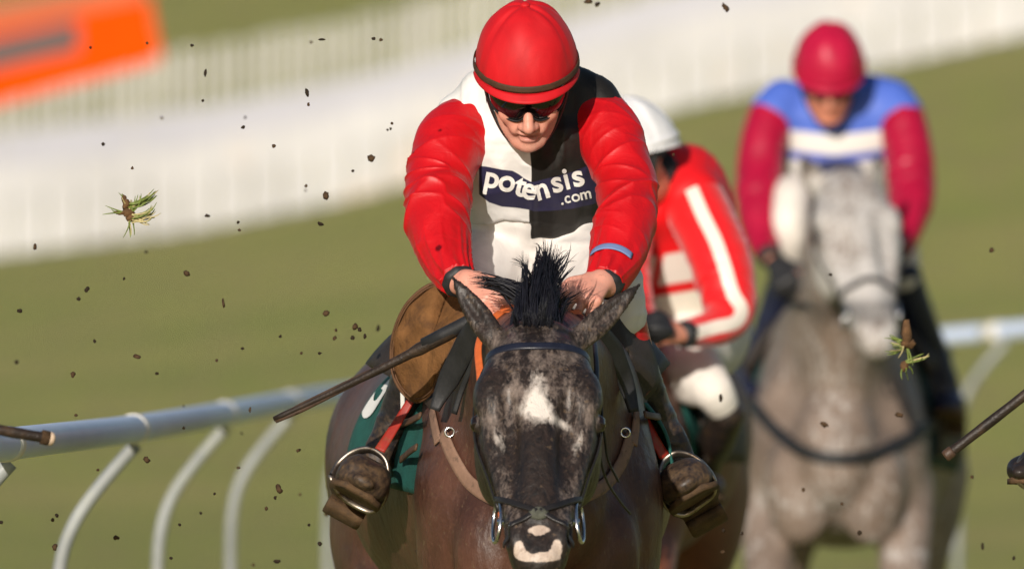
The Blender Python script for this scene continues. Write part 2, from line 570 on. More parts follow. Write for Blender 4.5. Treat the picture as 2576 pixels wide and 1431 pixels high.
make_fence('picket_fence', 'long bright white close-boarded picket fence standing on the grass slope', 100, .80, .088, .004, 0, k_white, k_white, k_grey, 3)
make_fence('paling_fence', 'grey gappy paling fence above pale boards, behind the white picket fence', 110, 1.26, .065, .045, .66, k_grey, k_pale, k_grey, 4)

def make_board():
    y = 103.5 - DF
    a = P(-420, 190, y); b = P(392, 8, y); c = P(392, 150, y); d = P(-420, 385, y)
    root = thing('advertising_board', 'vivid orange board with a dark grey band fixed along the grey paling fence', 'board', (d + c) / 2)
    orange = plain('board_orange_print', (.76, .070, .0005), .8, .06, 3, 0, spec=.05)
    dull = plain('board_brown_print', (.38, .09, .02), .55, .1, 3, 0)
    dark = plain('board_grey_print', (.085, .05, .045), .55, .1, 3, 0)
    def quad(name, q, mat, yo, th=.02):
        A = np.array([[q[0], q[1]], [q[3], q[2]]], float)
        A = np.stack([np.linspace(A[:, 0], A[:, 1], 8, axis=1)])[0]
        A[:, :, 1] += yo
        Geo().shell(A, th).build(name, mat, root, smooth=False)
    quad('board_panel', (P(-420, 130, y), P(372, -12, y), P(404, 150, y), P(-420, 372, y)), orange, 0)
    quad('top_strip', (P(-420, 60, y), P(352, -62, y), P(366, -4, y), P(-420, 150, y)), dull, -.006)
    quad('lettering_band', (P(-420, 190, y), P(196, 48, y), P(200, 128, y), P(-420, 268, y)), dark, -.026, .012)
    for u in (-300, 0, 340):
        t = P(u, 60, y); g = ground_z(t[0], t[1] + .1)
        Geo().box((t[0], t[1] + .06, (t[2] + g) / 2), (.012, .012, (t[2] - g) / 2 + .05)).build('support_post', k_grey, root, smooth=False)
make_board()
# ================================================================ horses
def rotz(a): return np.array([[cos(a), -sin(a), 0], [sin(a), cos(a), 0], [0, 0, 1]])

HEAD_F = [0, .10, .25, .38, .47, .60, .71, .80, .87, .95, 1.0]
HEAD_W = [.078, .108, .126, .125, .113, .098, .085, .073, .064, .061, .047]
HEAD_U = [.060, .082, .093, .088, .083, .073, .064, .058, .055, .050, .038]
HEAD_D = [.110, .130, .155, .165, .150, .110, .085, .075, .070, .060, .045]

def horse_head(poll, nose, wscale=1.0, roll=0.0):
    a = nrm(nose - poll); L = np.linalg.norm(nose - poll)
    x = nrm(np.cross(a, [0, 0, 1.0]));  x = -x if x[0] < 0 else x
    f = np.cross(x, a)
    if f[1] > 0: f = -f
    k = L / .60 * wscale
    st = [(poll + a * L * q, w * k, u * k, d * k) for q, w, u, d in zip(HEAD_F, HEAD_W, HEAD_U, HEAD_D)]
    lo = Loft(st, up=f, n=2.35, sub=5)
    at = lambda q, xx, nn: poll + a * L * q + x * xx * k + f * nn * k
    R = np.stack([x, a, f], 1)
    return lo, at, R, k, L

def ear_loft(b, t, w, face):
    b, t = np.asarray(b), np.asarray(t); d = t - b
    bow = np.cross(nrm(d), face) * .0
    return Loft([(b, w * .62, w * .5), (b + d * .2, w * .92, w * .55), (b + d * .42, w, w * .45), (b + d * .7, w * .72, w * .30), (b + d * .9, w * .34, w * .18), (t, w * .06, w * .06)], up=face, n=2.0, sub=5)

def build_horse(spec):
    """one continuous mesh: trunk, neck, head, ears, legs"""
    s = spec['scale']; R = rotz(spec['yaw']); off = np.asarray(spec['at'], float)
    T = lambda p: off + R @ (np.asarray(p, float) * s)
    Fd = Field(*spec['axes'])
    fx = np.array([0, 0, 1.0])
    bw = spec.get('bw', 1.0)
    body = Loft([(T((0, y, z)), w * s * bw, u * s, d * s) for y, z, w, u, d in
                 [(-.34, 1.14, .13, .15, .17), (-.22, 1.13, .205, .24, .24), (-.02, 1.16, .255, .32, .30), (.25, 1.17, .31, .345, .33), (.6, 1.16, .372, .33, .335),
                  (.95, 1.17, .335, .32, .30), (1.25, 1.19, .312, .33, .30), (1.5, 1.19, .36, .30, .30), (1.7, 1.18, .22, .22, .24)]], up=R @ fx, n=2.05, sub=5)
    Fd.add(body, .02)
    wi = Loft([(T((0, -.1, 1.30)), .10 * s, .18 * s), (T((0, .2, 1.34)), .10 * s, .20 * s), (T((0, .7, 1.30)), .14 * s, .16 * s)], up=R @ fx)
    Fd.add(wi, .12)
    for sx in (-1, 1):
        Fd.add(Ell(T((sx * .175 * bw, -.13, 1.10)), np.array([.09, .15, .22]) * s, R), .10)       # shoulders
        Fd.add(Ell(T((sx * .105 * bw, -.31, 1.03)), np.array([.10, .085, .16]) * s, R), .03)       # breast muscle
        Fd.add(Ell(T((sx * .205 * bw, 1.28, 1.02)), np.array([.15, .27, .30]) * s, R), .10)       # thighs
    poll, nose = spec['poll'], spec['nose']
    hl, at, RH, k, L = horse_head(poll, nose, spec.get('hw', 1.0))
    nk = [(q, *r) for q, r in spec['neck']]
    neck = Loft(nk, up=fx, n=2.1, sub=6)
    Fd.add(neck, .10 * s)
    Fd.add(hl, .05)
    for sx in (-1, 1):
        Fd.add(Ell(at(.30, sx * .098, .045), np.array([.034, .062, .040]) * k, RH), .03)          # brow ridge
        Fd.add(Loft([(at(.42, sx * .098, .035), .015 * k), (at(.55, sx * .090, .018), .013 * k), (at(.70, sx * .072, .012), .010 * k)], up=RH[:, 2]), .018)
        Fd.add(Ell(at(.43, sx * .085, -.06), np.array([.045, .10, .10]) * k, RH), .03)            # cheek
        Fd.sub(Ell(at(.385, sx * .132, .020), np.array([.022, .030, .018]) * k, RH), .014)       # eye socket
        Fd.add(Ell(at(.385, sx * .116, .018), np.array([.021, .025, .021]) * k, RH), .004)
        Fd.sub(Ell(at(.60, sx * .060, .080), np.array([.030, .15, .036]) * k, RH), .03)           # hollow beside the nasal bone
        Fd.add(Ell(at(.90, sx * .046, .028), np.array([.026, .050, .028]) * k, RH), .018)         # nostril wing
        Fd.sub(Ell(at(.915, sx * .068, .034), np.array([.014, .030, .016]) * k, RH), .008)
        b, t, w = spec['ears'][0 if sx < 0 else 1]
        fe = nrm(RH[:, 2] + np.array([sx * .35, 0, -.25]))
        e = ear_loft(b, t, w, fe); Fd.add(e, .03)
        d = t - b
        g = nrm(np.cross(d, fe))
        Fd.sub(Loft([(b + d * .28 + fe * w * .62, w * .22), (b + d * .5 + fe * w * .52, w * .36), (b + d * .75 + fe * w * .36, w * .18)], up=fe), .008)
    Fd.add(Loft([(at(.35, 0, .062), .034 * k, .026 * k), (at(.6, 0, .060), .032 * k, .020 * k), (at(.86, 0, .046), .026 * k, .016 * k)], up=RH[:, 2]), .03)
    Fd.add(Ell(at(.985, 0, .0), np.array([.048, .03, .042]) * k, RH), .03)
    Fd.sub(Ell(at(1.0, 0, -.022), np.array([.05, .02, .006]) * k, RH), .008)
    Fd.add(Ell(at(.97, 0, -.045), np.array([.036, .035, .022]) * k, RH), .02)
    for leg in spec['legs']:
        Fd.add(Loft([(T(p), r * s) for p, r in leg], up=R @ np.array([0, -1.0, .2]), sub=4), .05)
    V, Fc = Fd.mesh()
    V = relax(V, Fc, 2)
    return dict(V=V, F=Fc, body=body, head=hl, at=at, RH=RH, k=k, L=L, neck=neck, T=T, R=R, poll=poll, nose=nose)

FORE_OUT = lambda x: [((x, -.12, 1.0), .085), ((x, -.26, .82), .072), ((x, -.42, .60), .05), ((x, -.46, .55), .048), ((x, -.56, .34), .028), ((x, -.62, .24), .036), ((x, -.68, .12), .030), ((x, -.72, .05), .046), ((x, -.73, .02), .05)]
FORE_BENT = lambda x: [((x, -.10, 1.0), .085), ((x, -.30, .84), .072), ((x, -.46, .70), .052), ((x, -.47, .66), .048), ((x, -.26, .50), .030), ((x, -.17, .46), .036), ((x, -.05, .50), .030), ((x, .02, .52), .044)]
HIND = lambda x, q: [((x, 1.3, 1.0), .15), ((x, 1.12 + q, .80), .105), ((x, 1.42 + q, .56), .055), ((x, 1.46 + q, .51), .05), ((x, 1.30 + q, .28), .032), ((x, 1.25 + q, .20), .038), ((x, 1.17 + q, .10), .032), ((x, 1.12 + q, .04), .05)]

def strands(name, mat, parent, roots, tips, bends, r=.0022, seg=6, jit=.3, seed=1, attrs=False):
    """tapered locks of hair"""
    rnd = random.Random(seed); g = Geo()
    for a, b, m in zip(roots, tips, bends):
        a, b, m = map(np.asarray, (a, b, m))
        pts = [a * (1 - t) ** 2 + m * 2 * t * (1 - t) + b * t * t for t in np.linspace(0, 1, seg)]
        rr = r * rnd.uniform(.6, 1.3)
        g.tube(pts, [rr * (1 - .92 * (i / (seg - 1)) ** 1.6) for i in range(seg)], 4, cap=False)
    return g.build(name, mat, parent)

def drape(V, F):
    return BVHTree.FromPolygons([tuple(v) for v in V], [tuple(int(i) for i in f) for f in F])
def hit(bvh, u, v, y=0.0):
    d = Vector(nrm(P(u, v, y) - CAM))
    return bvh.ray_cast(Vector(CAM), d)

def coat_mat(name, dark, light, hair=60, rough=.42, sheen=.25):
    """short horse hair: colour follows the 'white' attribute, broken up along the hair direction"""
    k = Mat(name, rough, .35)
    o = k.obj()
    st = k.scale(o, (1.0, .6, .35))
    f1 = k.noise(st, hair, 4, .7, .6); f2 = k.noise(o, 7, 4, .6); f3 = k.noise(o, 38, 4, .7, 1.0)
    base = k.mix(k.rng(f2, .35, .65), tuple(x * .78 for x in dark), tuple(x * 1.22 for x in dark))
    base = k.mix(k.rng(f3, .5, .75, 0, .35), base, tuple(min(1, x * 1.9) for x in dark))
    w = k.attr('white')
    ww = k.math('ADD', w, k.math('MULTIPLY', k.math('SUBTRACT', f1, .5), 1.5))
    ww = k.math('ADD', ww, k.math('MULTIPLY', k.math('SUBTRACT', f3, .5), 1.0))
    ww = k.math('MULTIPLY', k.rng(ww, .32, .80), k.rng(w, .04, .16))
    c = k.mix(ww, base, light)
    c = k.mix(k.attr('black'), c, (.010, .009, .010))
    k.base(c)
    k.b.inputs['Sheen Weight'].default_value = 0.03
    k.b.inputs['Sheen Roughness'].default_value = .4
    k.bump(f1, .35, .004)
    return k.m
# ================================================================ riders
def head_frame(pitch, yaw=0.0, roll=0.0):
    A = np.stack([[1, 0, 0], [0, cos(pitch), sin(pitch)], [0, -sin(pitch), cos(pitch)]], 1)
    Rr = np.array([[cos(roll), 0, sin(roll)], [0, 1, 0], [-sin(roll), 0, cos(roll)]])
    return rotz(yaw) @ Rr @ A

def add_head(Fd, O, R, neck_base):
    w = lambda *p: O + R @ np.array(p, float)
    E = lambda c, r, k=.02: Fd.add(Ell(w(*c), r, R), k)
    E((0, .0, .045), (.074, .095, .088), .01)
    Fd.add(Loft([(w(0, -.030, .03), .070, .060), (w(0, -.038, -.03), .062, .056), (w(0, -.050, -.075), .046, .046), (w(0, -.062, -.105), .028, .026)], up=R[:, 1] * -1, n=2.2), .02)
    for sx in (-1, 1):
        E((sx * .042, -.070, -.036), (.024, .022, .022), .022)                      # cheekbone
        Fd.add(Loft([(w(sx * .060, -.005, -.045), .016), (w(sx * .052, -.030, -.085), .016), (w(sx * .024, -.070, -.112), .015)]), .022)
        E((sx * .034, -.088, .016), (.022, .010, .008), .012)                       # brow
        Fd.sub(Ell(w(sx * .032, -.106, -.006), (.018, .018, .011), R), .012)         # eye socket
        E((sx * .032, -.082, -.006), (.013, .013, .011), .004)                       # eye
        E((sx * .0135, -.104, -.051), (.010, .012, .009), .006)                     # nostril wing
        E((sx * .030, -.080, -.068), (.010, .018, .014), .02)
        E((sx * .079, .008, -.008), (.010, .019, .031), .006)                       # ear
    Fd.add(Loft([(w(0, -.090, .010), .009), (w(0, -.103, -.020), .010), (w(0, -.120, -.046), .0128)]), .012)
    for sx in (-1, 1):
        Fd.sub(Ell(w(sx * .007, -.117, -.062), (.0042, .007, .005), R), .003)
    E((0, -.094, -.073), (.024, .012, .007), .006)
    E((0, -.092, -.090), (.021, .013, .0075), .006)
    Fd.sub(Ell(w(0, -.112, -.0815), (.025, .018, .0024), R), .003)
    E((0, -.086, -.113), (.022, .018, .015), .014)                                  # chin
    Fd.add(Loft([(w(0, .020, -.03), .056), (w(0, .035, -.09) * .6 + np.asarray(neck_base) * .4, .055), (np.asarray(neck_base, float), .062)]), .03)

def add_hand(Fd, W, d, n, side, curl=(1.0, 1.1, .8), sc=1.0, spread=1.0, tc=0.0):
    """W wrist, d towards the knuckles, n out of the back of the hand, side towards the thumb"""
    d = nrm(d); n = nrm(np.asarray(n) - d * np.dot(n, d)); s_ = np.cross(d, n)
    s_ = s_ if np.dot(s_, side) > 0 else -s_
    Fd.add(Loft([(W, .026 * sc, .021 * sc), (W + d * .035 * sc, .035 * sc, .019 * sc), (W + d * .082 * sc, .041 * sc, .016 * sc)], up=n, n=2.3), .012)
    for i, (o, L) in enumerate(zip((.031, .0105, -.0105, -.030), (1.0, 1.08, 1.02, .84))):
        b = W + d * (.082 - .005 * abs(i - 1.2)) * sc + s_ * o * sc * spread
        p = [b - d * .012 * sc, b]; a = 0.0; c = b
        for ln, cu in zip((.040, .026, .020), curl):
            a += cu + .05 * (i - 1.5)
            c = c + (d * cos(a) - n * sin(a)) * ln * L * sc
            p.append(c)
        rr = [.0098, .0104, .0092, .0082, .0066]
        Fd.add(Loft([(q, r * sc) for q, r in zip(p, rr)], up=s_, sub=4), .004)
        Fd.add(Ell(b + n * .0055 * sc, .0112 * sc), .005)
    tb = W + d * .022 * sc + s_ * .026 * sc
    a0 = .75
    t1 = tb + (d * cos(a0) + s_ * sin(a0) - n * .35) * .038 * sc
    t2 = t1 + nrm(d * .95 - n * .45 - s_ * (.2 + tc)) * .032 * sc
    t3 = t2 + nrm(d * .8 - n * .6 - s_ * (.5 + tc)) * .022 * sc
    Fd.add(Loft([(tb - d * .01 * sc, .014 * sc), (tb, .0145 * sc), (t1, .0118 * sc), (t2, .0105 * sc), (t3, .0078 * sc)], up=n, sub=4), .006)

def tube_grid(loft, nt, nth, disp=None, cap=(True, True), t0=0.0, t1=1.0):
    t = np.linspace(t0, t1, nt); th = np.linspace(0, 2 * pi, nth, endpoint=False)
    TT, HH = [a.ravel() for a in np.meshgrid(t, th, indexing='ij')]
    off = disp(TT, HH) if disp is not None else 0.0
    V = loft.surf(TT, HH, off)
    F = []
    for i in range(nt - 1):
        a = i * nth + np.arange(nth); b = i * nth + (np.arange(nth) + 1) % nth
        F.append(np.stack([a, b, b + nth, a + nth], 1))
    F = [tuple(int(x) for x in q) for q in np.concatenate(F)]
    if cap[0]: F.append(tuple(range(nth))[::-1])
    if cap[1]: F.append(tuple((nt - 1) * nth + j for j in range(nth)))
    return V, F, TT, HH

def folds(seed, amp, L, bend=.45, R=.072):
    """soft creases of a loose silk sleeve: across the arm round the elbow, along it into the cuff"""
    def f(t, th):
        s_ = np.mod(th + pi / 2, 2 * pi) * R; z = t * L            # unrolled cloth, its seam at the back of the arm
        edge = sstep(0, .05, s_) * sstep(2 * pi * R, 2 * pi * R - .05, s_)
        w = .02 * vnoise(np.stack([s_ * 7, z * 7], 1), seed + 40)
        def ridge(a, b, k, p=2.2): return (1 - np.abs(vnoise(np.stack([a, b], 1), k))) ** p - .42
        A = ridge(s_ * 4.5 + 3, (z + .30 * s_ + w) * 19, seed, 3.4)
        A2 = ridge(s_ * 6 + 9, (z - .38 * s_ + w) * 26, seed + 2, 5)
        B = ridge((s_ + .10 * z + w * .5) * 42, z * 5, seed + 4)
        C = vnoise(np.stack([s_ * 6, z * 7 + 3], 1), seed + 6)
        el = .30 + .85 * np.exp(-((t - bend) / .20) ** 2)
        cu = sstep(.60, .93, t)
        sh = sstep(.30, .05, t)
        D = ridge((s_ - .5 * z + w) * 22, z * 6, seed + 8, 4)
        return amp * sstep(.0, .06, t) * edge * (el * (1 - .7 * cu) * (A + .55 * A2) + .75 * cu * B + .35 * sh * D + .55 * C)
    return f

def helmet(parent, O, R, mats, sc=1.0, detail=True, peak=True):
    w = lambda q: O + (np.asarray(q) * sc) @ R.T
    nu, nv = 72, 26
    th = np.linspace(0, 2 * pi, nu, endpoint=False); ph = np.linspace(0, pi / 2, nv)
    A = np.zeros((nv, nu, 3))
    for i, p in enumerate(ph):
        for j, a in enumerate(th):
            rx, ry, rz = .1145, .138, .152
            cr, zz = cos(p) ** .92, sin(p)
            m = 0
            if detail:
                da = min(abs((a - q_ + pi) % (2 * pi) - pi) for q_ in (radians(212), radians(328), radians(20), radians(160), radians(90))) * cos(p)
                m = (-.0040 * math.exp(-(da / .035) ** 2) + .0012 * math.exp(-((da - .10) / .07) ** 2)) * (1 - math.exp(-((p - pi / 2) / .10) ** 2))
                m += .0012 * sin(a * 23 + 3 * sin(p * 7)) * math.exp(-(p / .35) ** 2)
                m += .0022 * math.sin(5 * a + 1.3) * math.sin(p * 4 + 1)
            A[i, j] = ((rx + m) * cr * cos(a), (ry + m) * cr * sin(a) + .006, .032 + (rz + m) * zz - .010 * (sin(a) > 0) * sin(a) * (1 - zz))
    g = Geo(); n = nv - 1
    g.put(w(A[:n].reshape(-1, 3)), Geo().grid(A[:n], True).F)
    top = w([[0, .006, .184]]); k = (n - 1) * nu
    g.put(top, [])
    g.F += [(k + j, k + (j + 1) % nu, n * nu) for j in range(nu)]
    h = g.build('helmet', mats['cap'], parent)
    # band round the cap
    bt = np.linspace(0, 2 * pi, 73)
    pts = [(.1165 * cos(a), .140 * sin(a) + .006, .050 + .010 * sin(a) * (1 if sin(a) < 0 else .4)) for a in bt]
    nor = [R @ np.array([cos(a), sin(a), .12]) for a in bt]
    Geo().ribbon(w(pts), nor, .0145 * sc, .0016).build('cap_band', mats['band'], h)
    if peak:
        a = np.linspace(pi * 1.02, pi * 1.98, 41)
        A = np.zeros((2, 41, 3)); A = np.zeros((5, 41, 3))
        for j, q in enumerate(a):
            e = max(0, -sin(q)) ** .6
            for i, f in enumerate(np.linspace(0, 1, 5)):
                A[i, j] = ((.1150 + .004 * f) * cos(q), (.1385 + .020 * e * f) * sin(q) + .006, .034 - .015 * f * (.4 + .6 * e) - .004 * e + .002 * (1 - e))
        Geo().shell(w(A.reshape(-1, 3)).reshape(A.shape), .004).build('peak', mats['cap'], h)
    if detail:
        Geo().put(*(lambda V, F, *_: (V, F))(*tube_grid(Loft([(w((0, .006, .181)), .011), (w((0, .006, .187)), .010), (w((0, .006, .190)), .004)], up=R[:, 1]), 7, 14))).build('cap_button', mats['cap'], h)
    return h

def goggles(parent, O, R, mats, sc=1.0):
    w = lambda q: O + (np.asarray(q) * sc) @ R.T
    al = np.linspace(radians(-78), radians(78), 47)
    A = np.zeros((7, 47, 3))
    for j, a in enumerate(al):
        nose = math.exp(-(a / .20) ** 2)
        lo = -.040 + .018 * nose + .014 * (abs(a) / 1.3) ** 2; hi = .032
        for i, f in enumerate(np.linspace(0, 1, 7)):
            bul = 1 - .06 * (2 * f - 1) ** 2
            A[i, j] = (.0885 * sin(a) * bul, -.018 - .093 * cos(a) * bul, lo + (hi - lo) * f)
    o = Geo().shell(w(A.reshape(-1, 3)).reshape(A.shape)[:, ::-1], .003).build('goggles', mats['lens'], parent)
    rim = [A[0, j] for j in range(47)]
    Geo().tube(w(rim), .0026 * sc, 8).build('goggle_frame', mats['frame'], o)
    bt = np.linspace(radians(4), radians(176), 25)
    Geo().ribbon(w([(.0905 * cos(a), .107 * sin(a) - .012, .006 + .01 * sin(a)) for a in bt]), [R @ np.array([cos(a), sin(a), 0]) for a in bt], .022 * sc, .0015).build('goggle_strap', mats['frame'], o)
    return o

def chin_harness(parent, O, R, mats):
    w = lambda q: O + np.asarray(q) @ R.T
    g = Geo()
    for sx in (-1, 1):
        p = spline([(sx * .092, -.010, .035), (sx * .089, -.008, -.02), (sx * .074, -.020, -.072), (sx * .045, -.055, -.112), (sx * .012, -.078, -.128)], 6)
        nn = [R @ np.array([sx * .9, -.35, -.25]) for _ in p]
        g.ribbon(w(p), nn, .020, .003)
        p = spline([(sx * .090, .055, .035), (sx * .088, .03, -.02), (sx * .075, -.016, -.068)], 6)
        g.ribbon(w(p), [R @ np.array([sx, 0, -.1]) for _ in p], .018, .003)
    return g.build('chin_strap', mats['frame'], parent)

def boot(parent, shaft, foot, mats, sole_mat, trim=None, up=(0, 0, 1.0)):
    """long boot, heel down: a shaft that runs into the heel and a foot that points along `foot`"""
    up = nrm(up)
    sl = Loft([(P(u, v, y), r) for u, v, y, r in shaft], up=(0, -1, .3), n=2.1, sub=6)
    fl = Loft([(P(u, v, y), w, a, b) for u, v, y, w, a, b in foot], up=up, n=2.35, sub=6)
    lo = np.minimum(sl.lo, fl.lo) - .02; hi = np.maximum(sl.hi, fl.hi) + .02
    Fd = Field(*[axis((lo[a], hi[a], .0052)) for a in range(3)])
    Fd.add(sl, .02); Fd.add(fl, .035)
    V, F = Fd.mesh(); V = relax(V, F, 2); N = vnormals(V, F)
    t, x, y, a, r = sl.local(V)
    V = V + N * (.0022 * (1 - 2 * np.abs(vnoise(np.stack([V[:, 0] * 16, V[:, 1] * 16, V[:, 2] * 48], 1), 5))) * sstep(.2, .6, t))[:, None]
    o = link('boot', V, F, mats['boot'], parent, attrs={'along': t})
    tt_ = np.linspace(.04, .97, 22)
    A = np.zeros((22, 7, 3))
    for i, q in enumerate(tt_):
        c, rr, X, U, T = [z[0] for z in fl.frame(np.array([q * (fl.K - 1)]))]
        heel = .016 if q < .26 else 0.0
        for j, g in enumerate(np.linspace(-1, 1, 7)):
            A[i, j] = c + X * g * rr[0] * (1.02 - .10 * (q > .9)) - U * (rr[2] * .78 + heel * .25)
    Geo().shell(A[:, ::-1] if np.cross(A[1, 0] - A[0, 0], A[0, 1] - A[0, 0])[2] < 0 else A, .012).build('sole', sole_mat, o)
    Geo().shell((A[:6] - up * .011)[:, ::-1], .020).build('heel', sole_mat, o)
    if trim is not None:
        p = sl.surf(np.linspace(.34, .60, 12), np.linspace(1.2, 2.0, 12), .002)
        Geo().ribbon(p, p - sl.frame(np.linspace(.34, .60, 12) * (sl.K - 1))[0], .010, .002).build('boot_trim', trim, o)
    return o

silk_c = {}
def silk(name, c, rough=.38, sheen=.12, fine=.25, crease=0):
    sheen = min(sheen, .12)
    k = Mat(name, rough, .35)
    o = k.obj()
    a = k.noise(k.scale(o, (1, 1, .6)), 16, 3, .5, .8); b = k.noise(o, 140, 2)
    cc = k.mix(k.rng(a, .3, .7), tuple(x * .88 for x in c), tuple(min(1, x * 1.1) for x in c)); k.base(cc)
    k.b.inputs['Sheen Weight'].default_value = sheen; k.b.inputs['Sheen Roughness'].default_value = .35
    k.b.inputs['Sheen Tint'].default_value = (*[min(1, x + .25) for x in c], 1)
    if crease:
        q = k.noise(k.scale(o, (1.0, 1.0, 1.7)), 13, 2, .5, 1.4)
        v = k.rng(k.math('ABSOLUTE', k.math('SUBTRACT', q, .5)), 0, .07)
        k.bump(b, .05, .001, k.bump(v, crease, .004, k.bump(a, fine, .012)))
    else:
        k.bump(b, .05, .001, k.bump(a, fine, .012))
    return k.m

def skin_mat(name, c=(.62, .30, .21)):
    k = Mat(name, .48, .4)
    o = k.obj()
    a = k.noise(o, 26, 4, .6); b = k.noise(o, 120, 3, .6)
    cc = k.mix(k.rng(a, .35, .7), tuple(x * .9 for x in c), (min(1, c[0] * 1.08), c[1] * .92, c[2] * .88))
    cc = k.mix(k.attr('lip'), cc, (.52, .17, .14))
    cc = k.mix(k.math('MULTIPLY', k.rng(b, .60, .70), .35), cc, (.28, .12, .08))
    cc = k.mix(k.math('MULTIPLY', k.attr('stubble'), k.rng(k.noise(o, 420, 2), .3, .7, .15, .5)), cc, (.27, .16, .12))
    k.base(cc)
    k.b.inputs['Subsurface Weight'].default_value = .05
    k.b.inputs['Subsurface Radius'].default_value = (.012, .004, .002)
    k.b.inputs['Subsurface Scale'].default_value = .5
    k.bump(b, .15, .002)
    return k.m
# ================================================================ the leading horse
red = silk('red_silk', (.50, .004, .008), .46, .35, .30, .09)
cap_red = silk('red_cap_silk', (.52, .005, .010), .62, .3, .12)
white_cloth = silk('white_cloth', (.72, .71, .68), .6, .2, .25)
black_strap = plain('black_webbing', (.018, .018, .020), .55, .3, 30, .3, .002)
navy_leather = plain('navy_browband_leather', (.012, .014, .026), .35, .25, 40, .2, .001)
black_leather = plain('black_leather', (.016, .014, .014), .38, .3, 30, .25, .002)
tan_web = plain('tan_elastic_webbing', (.215, .125, .085), .7, .14, 60, .3, .001, dirt=(.12, .075, .05), dirt_amt=.0)
orange_rein = plain('orange_rubber_rein', (.62, .13, .03), .5, .12, 60, .3, .001)
steel = plain('steel', (.62, .62, .64), .22, .08, 20, .05, .001, metal=1.0)
alloy = plain('stirrup_alloy', (.36, .31, .26), .42, .15, 30, .2, .001, metal=1.0, dirt=(.12, .075, .04), dirt_amt=.3)
suede = plain('muddy_saddle_suede', (.155, .072, .026), .85, .35, 16, .6, .006, spec=.15, dirt=(.085, .042, .020), dirt_amt=.25)
suede_dark = plain('dark_and_shaded_leather', (.030, .022, .018), .6, .35, 16, .4, .004)
piping = plain('saddle_piping', (.10, .045, .018), .7, .2, 30, .2, .002)
green_cloth = plain('green_number_cloth', (.012, .085, .070), .75, .18, 30, .4, .003)
white_print = plain('white_print', (.78, .77, .74), .7, .05, 30, .15, .001)
hair_black = plain('black_horse_hair', (.010, .010, .015), .45, .3, 40, 0, spec=.3)
mud = plain('mud', (.060, .036, .020), .9, .4, 60, .6, .003, spec=.1)
mud_dark = plain('dark_mud', (.026, .018, .012), .9, .4, 60, .6, .003, spec=.1)

HX, HYAW = .050, radians(5.0)
Y = -1
m_poll = P(1352, 872, -.78); m_nose = P(1355, 1418, -1.20)
nb = lambda u, v, y, w, uu, d: (P(u, v, y), w, uu, d)
main = build_horse(dict(
    scale=1.0, yaw=HYAW, at=(HX, 0.02, 0), poll=m_poll, nose=m_nose, hw=1.0, bw=1.0,
    axes=(axis((-.52, -.26, .012), (-.26, .34, .0045), (.34, .56, .012)),
          axis((-1.34, -.68, .0065), (-.68, -.1, .010), (-.1, 2.0, .022)),
          axis((-.02, .62, .018), (.62, .98, .008), (.98, 1.70, .005))),
    neck=[(m_poll + np.array([0, .03, -.05]), (.080, .06, .15)), (P(1355, 880, -.62), (.095, .085, .17)), (P(1358, 900, -.42), (.135, .115, .24)),
          (P(1358, 930, -.20), (.185, .14, .32)), (P(1355, 960, .02), (.22, .16, .34))],
    ears=[(P(1262, 880, -.77), P(1136, 693, -.70), .029), (P(1432, 878, -.77), P(1612, 712, -.70), .029)],
    legs=[FORE_OUT(-.17), FORE_BENT(.17), HIND(-.20, -.12), HIND(.20, .14)]))
V, F = main['V'], main['F']
mu, mv = proj(V)

def blob(cx, cy, rx, ry, a=1.0, rot=0.0):
    x, y = mu - cx, mv - cy
    X, Yy = x * cos(rot) + y * sin(rot), -x * sin(rot) + y * cos(rot)
    return a * np.exp(-((X / rx) ** 2 + (Yy / ry) ** 2))
front = sstep(-.52, -.66, V[:, 1])
nz = fbm(np.stack([mu / 22, mv / 34], 1), 11, 3); nz2 = fbm(np.stack([mu / 55, mv / 70], 1), 17, 2)
star = (blob(1348, 1018, 25, 34, 1.0) + blob(1372, 1034, 22, 24, .65, .6) + blob(1408, 1062, 32, 11, .60, .5) + blob(1352, 968, 22, 40, .42) + blob(1318, 1030, 24, 16, .40)
        + blob(1258, 1112, 13, 34, .38, -.35) + blob(1455, 1115, 12, 36, .36, .35))
star = star * 1.12 * (1 + .45 * nz)
wh = (.16 + blob(1340, 990, 120, 80, .50) + blob(1232, 1055, 22, 30, .30) + blob(1488, 1050, 20, 30, .30) + blob(1270, 1240, 20, 70, .34) + blob(1442, 1235, 20, 70, .34)
      + blob(1268, 860, 60, 40, .30) + blob(1440, 850, 66, 44, .32) + blob(1354, 895, 120, 24, .36) + blob(1195, 790, 20, 60, .22) + blob(1520, 800, 70, 26, .25, -.6)
      + blob(1300, 1290, 20, 40, .25) + blob(1415, 1290, 20, 40, .25) + blob(1258, 1110, 20, 50, .3) + blob(1455, 1110, 20, 50, .3))
wh = wh * .80 * (1 + .8 * nz + .5 * nz2)
star = np.clip(star, 0, 1.2) * (1 - .9 * sstep(1072, 1110, mv + 10 * nz) * (np.abs(mu - 1356) < 50))
snip = sstep(.30, .70, blob(1356, 1331, 31, 17, 1.0) + .25 * nz) + sstep(.30, .70, blob(1306, 1374, 18, 24, 1.0) + blob(1399, 1370, 20, 25, 1.0) + blob(1352, 1399, 54, 17, 1.05) + .3 * nz - blob(1352, 1366, 28, 18, 1.0))
wh = np.clip(wh, 0, 1) * (1 - .8 * sstep(1065, 1120, mv) * sstep(52, 34, np.abs(mu - 1356)))
dark_nose = blob(1330, 1190, 14, 90, .0)
wsn = np.clip(snip, 0, 1)
blk = np.clip(.30 * sstep(1280, 1340, mv) + .5 * blob(1312, 1200, 15, 110, 1.0, .12) + .5 * blob(1405, 1200, 15, 110, 1.0, -.12) + .6 * blob(1336, 860, 60, 60), 0, 1) * front * (1 - wsn)  # twin streaks beside the nasal bone paint the shade of its hollows

